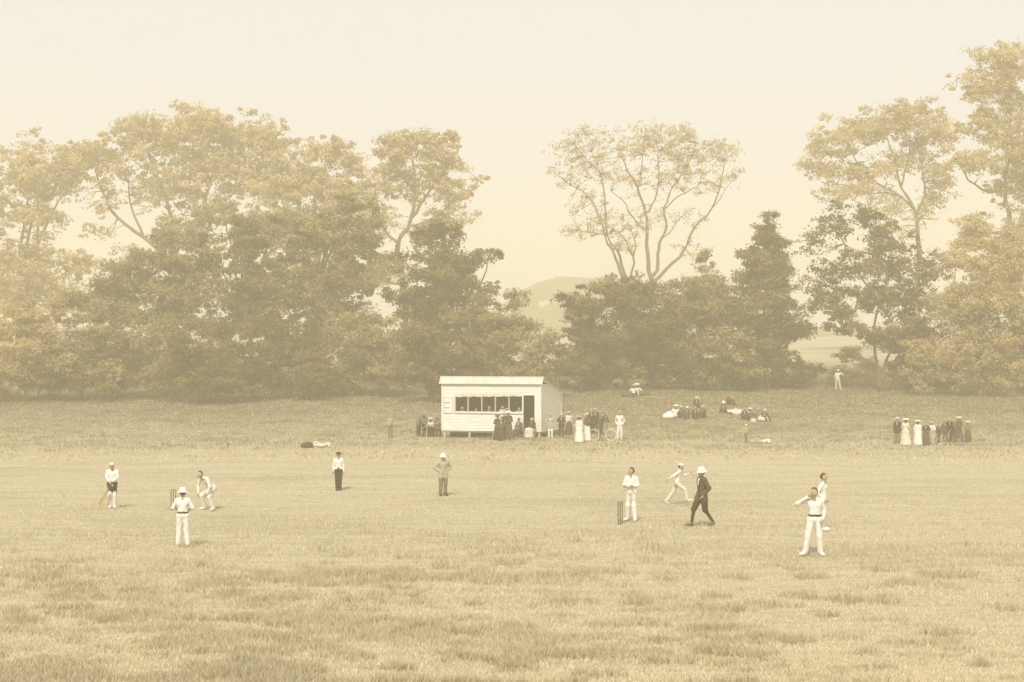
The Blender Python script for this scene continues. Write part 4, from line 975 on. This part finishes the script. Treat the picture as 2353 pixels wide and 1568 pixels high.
def bicycle(px0, px1, py, label, r=.35, tilt=0.05, depth_turn=0.0, tyre='tyre'):
    x0, Y0, z0 = ground_hit(px0, py); x1 = x0 + (px1-px0)/F*Y0
    B = math.hypot(x1-x0, depth_turn); root = empty('bicycle', (x0, Y0, z0), math.atan2(depth_turn, x1-x0), label, 'bicycle')
    root.rotation_euler.x = tilt
    for cx in (0, B):
        w = empty('wheel', (cx, 0, r)); w.parent = root
        ring = [(r*.965*math.cos(a), 0, r*.965*math.sin(a)) for a in np.linspace(0, 2*math.pi, 29)[:-1]]
        mb = MB(); mb.tube(ring, .029, 6, True); link('tyre', mb.mesh('tyre', True), M[tyre], w)
        ring = [(r*.90*math.cos(a), 0, r*.90*math.sin(a)) for a in np.linspace(0, 2*math.pi, 29)[:-1]]
        mb = MB(); mb.tube(ring, .010, 5, True); link('rim', mb.mesh('rim', True), M['tyre'], w)
        mb = MB(); mb.tube([(0, -.05, 0), (0, .05, 0)], .022, 8); link('hub', mb.mesh('hub', True), M['tyre'], w)
        for k in range(14):
            a = k*2*math.pi/14; mb = MB(); mb.tube([(0, .03*(-1)**k, 0), (r*.9*math.cos(a), 0, r*.9*math.sin(a))], .0035, 4); link('spoke', mb.mesh('spoke'), M['tyre'], w)
    bb = (B*.40, 0, r*.80); st_ = (B*.30, 0, r*2.25); hd = (B*.80, 0, r*2.25); hl = (B*.82, 0, r*2.0)
    mb = MB()
    for a, b in ((bb, st_), (st_, hd), (bb, hl), ((0, .03, r), bb), ((0, -.03, r), bb), ((0, .03, r), st_), ((0, -.03, r), st_)): mb.tube([a, b], .015, 6)
    mb.build('frame', M['iron'], root, True)
    mb = MB(); mb.tube([hd, (B*.86, .0, r*1.9), (B*.90, .045, r*1.75), (B, .05, r)], .013, 6); mb.tube([(B*.86, .0, r*1.9), (B*.90, -.045, r*1.75), (B, -.05, r)], .013, 6); mb.build('fork', M['iron'], root, True)
    mb = MB(); mb.tube([(B*.70, -.27, r*2.55), (B*.80, -.2, r*2.62), (B*.80, 0, r*2.55), (B*.80, .2, r*2.62), (B*.70, .27, r*2.55)], .013, 6); mb.tube([hd, (B*.80, 0, r*2.56)], .014, 6); mb.build('handlebar', M['iron'], root, True)
    mb = MB(); mb.lathe([(.02, -.03), (.11, -.02), (.12, .02), (.06, .04), (.01, .042)], 12, Matrix.Translation((B*.27, 0, r*2.62)), 1.15, .75); mb.tube([st_, (B*.28, 0, r*2.6)], .013, 6); mb.build('saddle', M['leather'], root, True)
    ring = [(bb[0]+.09*math.cos(a), -.05, bb[2]+.09*math.sin(a)) for a in np.linspace(0, 2*math.pi, 15)[:-1]]
    mb = MB(); mb.tube(ring, .010, 5, True); mb.tube([(bb[0], -.09, bb[2]), (bb[0]+.08, -.09, bb[2]-.14), (bb[0]+.08, -.17, bb[2]-.14)], .012, 5); mb.tube([(bb[0], .06, bb[2]), (bb[0]-.08, .06, bb[2]+.14), (bb[0]-.08, .14, bb[2]+.14)], .012, 5); mb.build('pedals', M['iron'], root)
    return root
bicycle(1364, 1404, 1013, 'bicycle with pale tyres standing broadside right of the pavilion', .36, 0.04)

# people inside the pavilion, looking out over the sill
INS = ['person in grey looking out of the pavilion behind the first pane from the left', 'person in dark looking out of the pavilion behind the second pane', 'person in brown looking out of the pavilion behind the middle pane',
       'left one of two people inside the pavilion behind the fourth pane', 'right one of two people inside the pavilion behind the fourth pane', 'person in pale jacket inside the pavilion next to the door post']
for k, px in enumerate((1058, 1088, 1120, 1148, 1160, 1186)):
    p = pav_pt(fx(px), .34 + .2*(k % 2), 0)
    person(INS[k], 0, 0, 0, 'stand', math.degrees(PTH)+(-20+9*k), [dict(jacket='grey', trousers='dark'), dict(jacket='grey', trousers='dark', tie='white'), BRN, dict(shirt='cream', skirt='dark'), dict(jacket='brown', trousers='dark', tie='white'), dict(jacket='buff', trousers='dark')][k],
           None if k % 2 else 'cap', False, 0, 'spectators inside the pavilion', H=(1.50, 1.42, 1.55, 1.62, 1.46, 1.52)[k], at=(p[0], p[1], Z0-.003), hatmat='buff')

# --- the faint figure and the bundle left of the pavilion
person('faint figure in pale top standing on the bank left of the pavilion', 897, 1006, 953, 'stand', 30, dict(shirt='buff', trousers='grey'), None, False, 0, None)
person('person in white lying on the grass left of the pavilion', 741, 1029, 1019, 'lie', 6, dict(shirt='cream', trousers='cream'), 'cap', False, 0, None, H=.5, hatmat='buff')
def bundle(px, py, label, w=.42, mat='dark'):
    x, Y, z = ground_hit(px, py)
    root = empty('kit_bag', (x, Y, z), .2, label, 'bag')
    v, q = sdf_mesh([((-w/2, 0, .14), (w/2, 0, .14), .15, .17), ((-.1, .05, .2), (.18, 0, .22), .12, .14)], .035, lambda G: -G[..., 2]+.002, .06)
    link('sack', mesh_np('sack', v, q, True), M[mat], root)
    mb = MB(); mb.tube([(-.12, -.02, .30), (-.08, -.03, .40), (.08, -.03, .41), (.14, -.02, .32)], .016, 6); mb.build('handle', M['leather'], root)
bundle(705, 1030, 'dark kit bag lying on the grass left of the pavilion')

# --- spectators on the bank to the right
GB = 'spectators sitting on the grass bank'
def plank(px0, py0, px1, py1, label, w=.16, t=.06, mat='pale_timber'):
    a = Vector(ground_hit(px0, py0)); b = Vector(ground_hit(px1, py1))
    root = empty('plank', tuple(a), 0, label, 'plank')
    mb = MB(); mb.beam((0, 0, t*.9), b-a+Vector((0, 0, t*.9)), w, t); mb.build('timber', M[mat], root)
    mb = MB(); mb.beam((b-a)*.2+Vector((0, 0, -.05)), (b-a)*.2+Vector((0, 0, t*.4)), .12, .12); mb.build('block', M['timber'], root)
plank(1437, 908, 1530, 917, 'long pale plank lying on the bank beside the pair in white')
plank(1682, 952, 1712, 954, 'short pale plank on the bank between the seated groups')
def sit(label, px, py, of, rot=0, ht=None, hm='straw', ps='sit_ground', H=.86, mirror=False):
    x, Y, z = ground_hit(px, py); person(label, px, py, 0, ps, rot, of, ht, False, 0, GB, H=H, at=(x, Y+.25, gz0(x, Y+.25)), hatmat=hm, mirror=mirror)
sit('woman in white sitting at the top of the bank, left of a pair', 1454, 912, dict(shirt='white', skirt='brown'), -15, 'wide', 'buff', 'sit_side', .98)
sit('woman in white hat sitting at the top of the bank, right of a pair', 1468, 911, dict(shirt='white', skirt='brown'), 20, 'wide', 'white', 'sit_side', 1.02, True)
sit('woman all in white sitting at the left end of the row on the bank', 1550, 962, dict(shirt='white', skirt='white'), -10, 'wide', 'cream', 'sit_side', .95)
sit('man in dark suit second from the left in the row on the bank', 1566, 962, SUIT, 14, 'boater', 'white')
sit('man in brown with light cap third in the row on the bank', 1580, 963, BRN, -20, 'cap', 'white')
sit('man in dark suit near the right of the row on the bank', 1598, 963, SUIT, 8, 'cap', 'buff')
sit('man in white hat at the right end of the row on the bank', 1617, 961, SUIT, -35, 'boater', 'white')
sit('man in dark suit sitting alone above the row on the bank', 1601, 939, SUIT, 5, 'cap', 'white')
sit('person with a white sun hat sitting on the bank left of the pale sheet', 1664, 950, BRN, -25, 'sunhat', 'white')
sit('dark figure sitting at the top of the bank above the pale sheet', 1676, 932, SUIT, 40, None)
sit('man in dark suit sitting with another on the bank right of the pale sheet', 1712, 966, dict(jacket='dark', trousers='dark', tie='white'), -12, 'cap', 'buff')
sit('woman in white blouse beside a dark-suited man on the bank', 1724, 966, dict(shirt='cream', skirt='brown'), 18, 'wide', 'straw')
sit('man in dark suit sitting on the bank, rightmost of the right-hand group', 1758, 969, SUIT, 20, 'cap', 'white')
sit('woman in grey leaning back next to the rightmost man on the bank', 1748, 968, dict(shirt='grey', skirt='cream'), -25, 'boater', 'straw', 'sit_side', .9, True)
# pale sheet spread on the bank
def sheet_cloth(px, py, label):
    x, Y, z = ground_hit(px, py)
    n = 16; V = []
    for i in range(n):
        for j in range(n):
            u, w = (i/(n-1)-.5)*1.5, (j/(n-1)-.5)*2.2
            hgt = .10 + .10*math.sin(u*4+w*1.5) + .16*math.exp(-((u+.4)**2+(w)**2)*4) + .04*math.sin(u*9-w*6)
            V.append((x+u, Y+w, gz0(x+u, Y+w)+max(.02, hgt)))
    q = np.arange(n*n).reshape(n, n); f = np.stack([q[:-1, :-1], q[1:, :-1], q[1:, 1:], q[:-1, 1:]], -1).reshape(-1, 4)
    V = np.array(V); c = np.array([x, Y, z]); o = link('sheet', mesh_np('sheet', V-c, f, True), M['cream']); o.location = c
    md = o.modifiers.new('thick', 'SOLIDIFY'); md.thickness = .02
    tag(o, label, 'sheet')
sheet_cloth(1692, 949, 'rumpled pale sheet spread on the grass bank')
x, Y, z = ground_hit(1727, 970)
def ball_basket(px, py, label):
    x, Y, z = ground_hit(px, py)
    root = empty('picnic_basket', (x, Y, z), .3, label, 'basket')
    mb = MB(); mb.lathe([(.18, 0), (.23, .12), (.24, .26), (.22, .30), (.12, .36), (.01, .38)], 14); mb.build('wicker_body', M['straw'], root, True)
    mb = MB(); mb.tube([(-.2, 0, .26), (-.14, 0, .42), (0, 0, .48), (.14, 0, .42), (.2, 0, .26)], .014, 6); mb.build('handle', M['timber'], root)
ball_basket(1731, 974, 'round pale basket on the bank in front of the right-hand group')
person('child in dark breeches and pale shirt standing below the right-hand group', 1714, 1019, 979, 'close', 20, dict(shirt='buff', breeches='grey', stockings='grey'), 'cap', False, 0, None, hatmat='white')
person('person in pale clothes lying on the grass at the foot of the bank', 1752, 1020, 1010, 'lie', -4, dict(shirt='white', trousers='buff'), None, False, 0, None, H=.48)
person('lone man in white shirt and hat standing at the trees on the bank', 1925, 897, 850, 'shade', 160, dict(shirt='white', trousers='cream', shoes='cream'), 'sunhat', False, 0, None, hatmat='cream')

# --- the standing group at the right
GR = 'spectators standing at the right edge'
person('man in dark suit and white cap, leftmost of the standing group at the right', 2062, 1021, 960, 'stand', -30, dict(jacket='dark', trousers='grey', tie='white'), 'boater', False, 0, GR)
person('woman in long pale dress and wide white hat, second in the standing group', 2081, 1025, 963, 'folded', 160, dict(shirt='cream', skirt='cream'), 'wide', False, 0, GR)
person('woman in white dress and puffed white hat leaning left in the standing group', 2109, 1025, 967, 'stand', 170, dict(shirt='white', skirt='white'), 'wide', False, 0, GR)
person('man in long dark coat right of the woman in the white dress', 2128, 1024, 971, 'front_hands', -25, dict(jacket='dark', skirt='brown', tie='white'), None, False, 0, GR)
person('woman in white blouse and straw hat in the standing group', 2142, 1021, 970, 'front_hands', -40, dict(shirt='white', skirt='buff'), 'boater', False, 0, GR, hatmat='straw')
person('man in brown behind the bicycle at the right edge', 2172, 1017, 965, 'stand', -15, BRN, 'cap', False, 0, GR, hatmat='buff')
person('woman in brown coat and pale hat behind the bicycle at the right edge', 2203, 1016, 959, 'folded', 15, dict(jacket='brown', skirt='brown'), 'wide', False, 0, GR, hatmat='cream')
person('woman in grey coat and cream hat, rightmost of the standing group', 2224, 1017, 969, 'stand', -20, dict(jacket='grey', skirt='brown'), 'wide', False, 0, GR, hatmat='cream')
person('man in dark suit and cap bending over the bicycle at the right edge', 2188, 1018, 972, 'stoop', -40, SUIT, 'cap', False, 0, GR, H=1.5, hatmat='buff')
person('boy in dark clothes just left of the right-edge bicycle', 2157, 1019, 974, 'close', 20, SUIT, None, False, 0, GR)
bicycle(2163, 2204, 1024, 'bicycle standing in front of the group at the right edge', .36, 0.05, 0.0, 'iron')

# ------------------------------------------------------------------ rough grass
def vnoise(x, y, s, seed):
    r = np.random.default_rng(seed); T = r.random((64, 64))
    u, v = x*s, y*s; i, j = np.floor(u).astype(int), np.floor(v).astype(int); a, b = u-i, v-j
    a = a*a*(3-2*a); b = b*b*(3-2*b); g_ = lambda p, q: T[p % 64, q % 64]
    return (g_(i, j)*(1-a)+g_(i+1, j)*a)*(1-b) + (g_(i, j+1)*(1-a)+g_(i+1, j+1)*a)*b
def fbm(x, y, s, seed): return (vnoise(x, y, s, seed) + .5*vnoise(x, y, s*2.1, seed+1) + .25*vnoise(x, y, s*4.3, seed+2))/1.75
def grass(name, label, y0, y1, n, hgt, wid, fadein, fadeout, seed, dark=1.0, base=.95, xr=0.345, avoid=None, thr=None):
    r = np.random.default_rng(seed)
    Y = 1/(1/y1 + r.random(n)*(1/y0-1/y1)); X = (r.random(n)*2-1)*xr*Y
    fade = np.clip((Y-y0)/fadein, 0, 1)*np.clip((y1-Y)/fadeout, 0, 1)
    big = fbm(X*.7, Y*1.6, .16, seed); small = fbm(X, Y*1.5, 1.1, seed+5)
    d = .33*big + .67*small
    keep = r.random(n) < fade*(.35 + 1.6*np.clip(d-.38, 0, .4)) if thr is None else r.random(n) < fade*np.clip((d-thr)/.12, 0, 1)
    if avoid is not None: keep &= ~avoid(X, Y)
    X, Y, d = X[keep], Y[keep], d[keep]; n = len(X)
    Z = g(X, Y); a = r.random(n)*2*math.pi
    tall = np.clip((d-.46)/.2, 0, 1)
    H = hgt*(.5+r.random(n))*(.75+.9*tall); lean = r.normal(size=(n, 2))*H[:, None]*.45
    w = wid*(.6+.8*r.random(n))
    dx, dy = np.cos(a)*w, np.sin(a)*w*.6
    v = np.stack([np.stack([X-dx, Y-dy, Z-.01], 1), np.stack([X+dx, Y+dy, Z-.01], 1), np.stack([X+lean[:, 0], Y+lean[:, 1], Z+H], 1)], 1).reshape(-1, 3)
    t = np.clip((.95 + (base-.95)*np.clip((Y-y0)/30, 0, 1)) - (1 + (dark-1)*np.clip((Y-y0)/30, 0, 1))*np.clip((d-.47)/.16, 0, 1)*.42 + .5*(r.random(n)-.5), 0, 1)
    o = link(name, mesh_np(name, v, np.arange(n*3).reshape(-1, 3), False, np.repeat(t, 3)), M['blade'])
    tag(o, label, 'grass', kind='stuff')
grass('grass', 'long uneven meadow grass across the foreground', 25, 60, 400000, .060, .016, 1.0, 22, 11, dark=.6)
def near_pavilion(X, Y): return (X > ptx-1.6) & (X < ptx+9.5) & (Y < pty+4) & (Y > 103)
grass('bank_grass', 'rough unmown grass on the bank behind the pavilion', 80, 152, 360000, .10, .05, 55, 8, 21, dark=1.9, base=.62, avoid=near_pavilion)
grass('short_turf', 'short mown turf round the wickets', 46, 104, 240000, .028, .03, 14, 16, 31, dark=.6)
grass('coarse_tufts', 'coarse darker tufts scattered over the foreground', 25.5, 54, 420000, .095, .016, 1.0, 18, 47, dark=1.1, base=.88, thr=.58)

# ------------------------------------------------------------------ added haze volume that lifts dark tones and pales everything far off
def haze():
    mb = MB(); mb.box((0, 260, 22.5), (860, 700, 48))
    m = bpy.data.materials.new('haze'); m.use_nodes = True
    n, l = m.node_tree.nodes, m.node_tree.links
    n.clear()
    o = n.new('ShaderNodeOutputMaterial'); v = n.new('ShaderNodeVolumePrincipled')
    v.inputs['Color'].default_value = (0.985, 0.892, 0.645, 1); v.inputs['Density'].default_value = 0.0028
    v.inputs['Anisotropy'].default_value = 0.0
    l.new(v.outputs[0], o.inputs['Volume'])
    h = mb.build('haze', m)
    tag(h, 'added pale warm haze over the whole field', 'haze', kind='stuff')
haze()
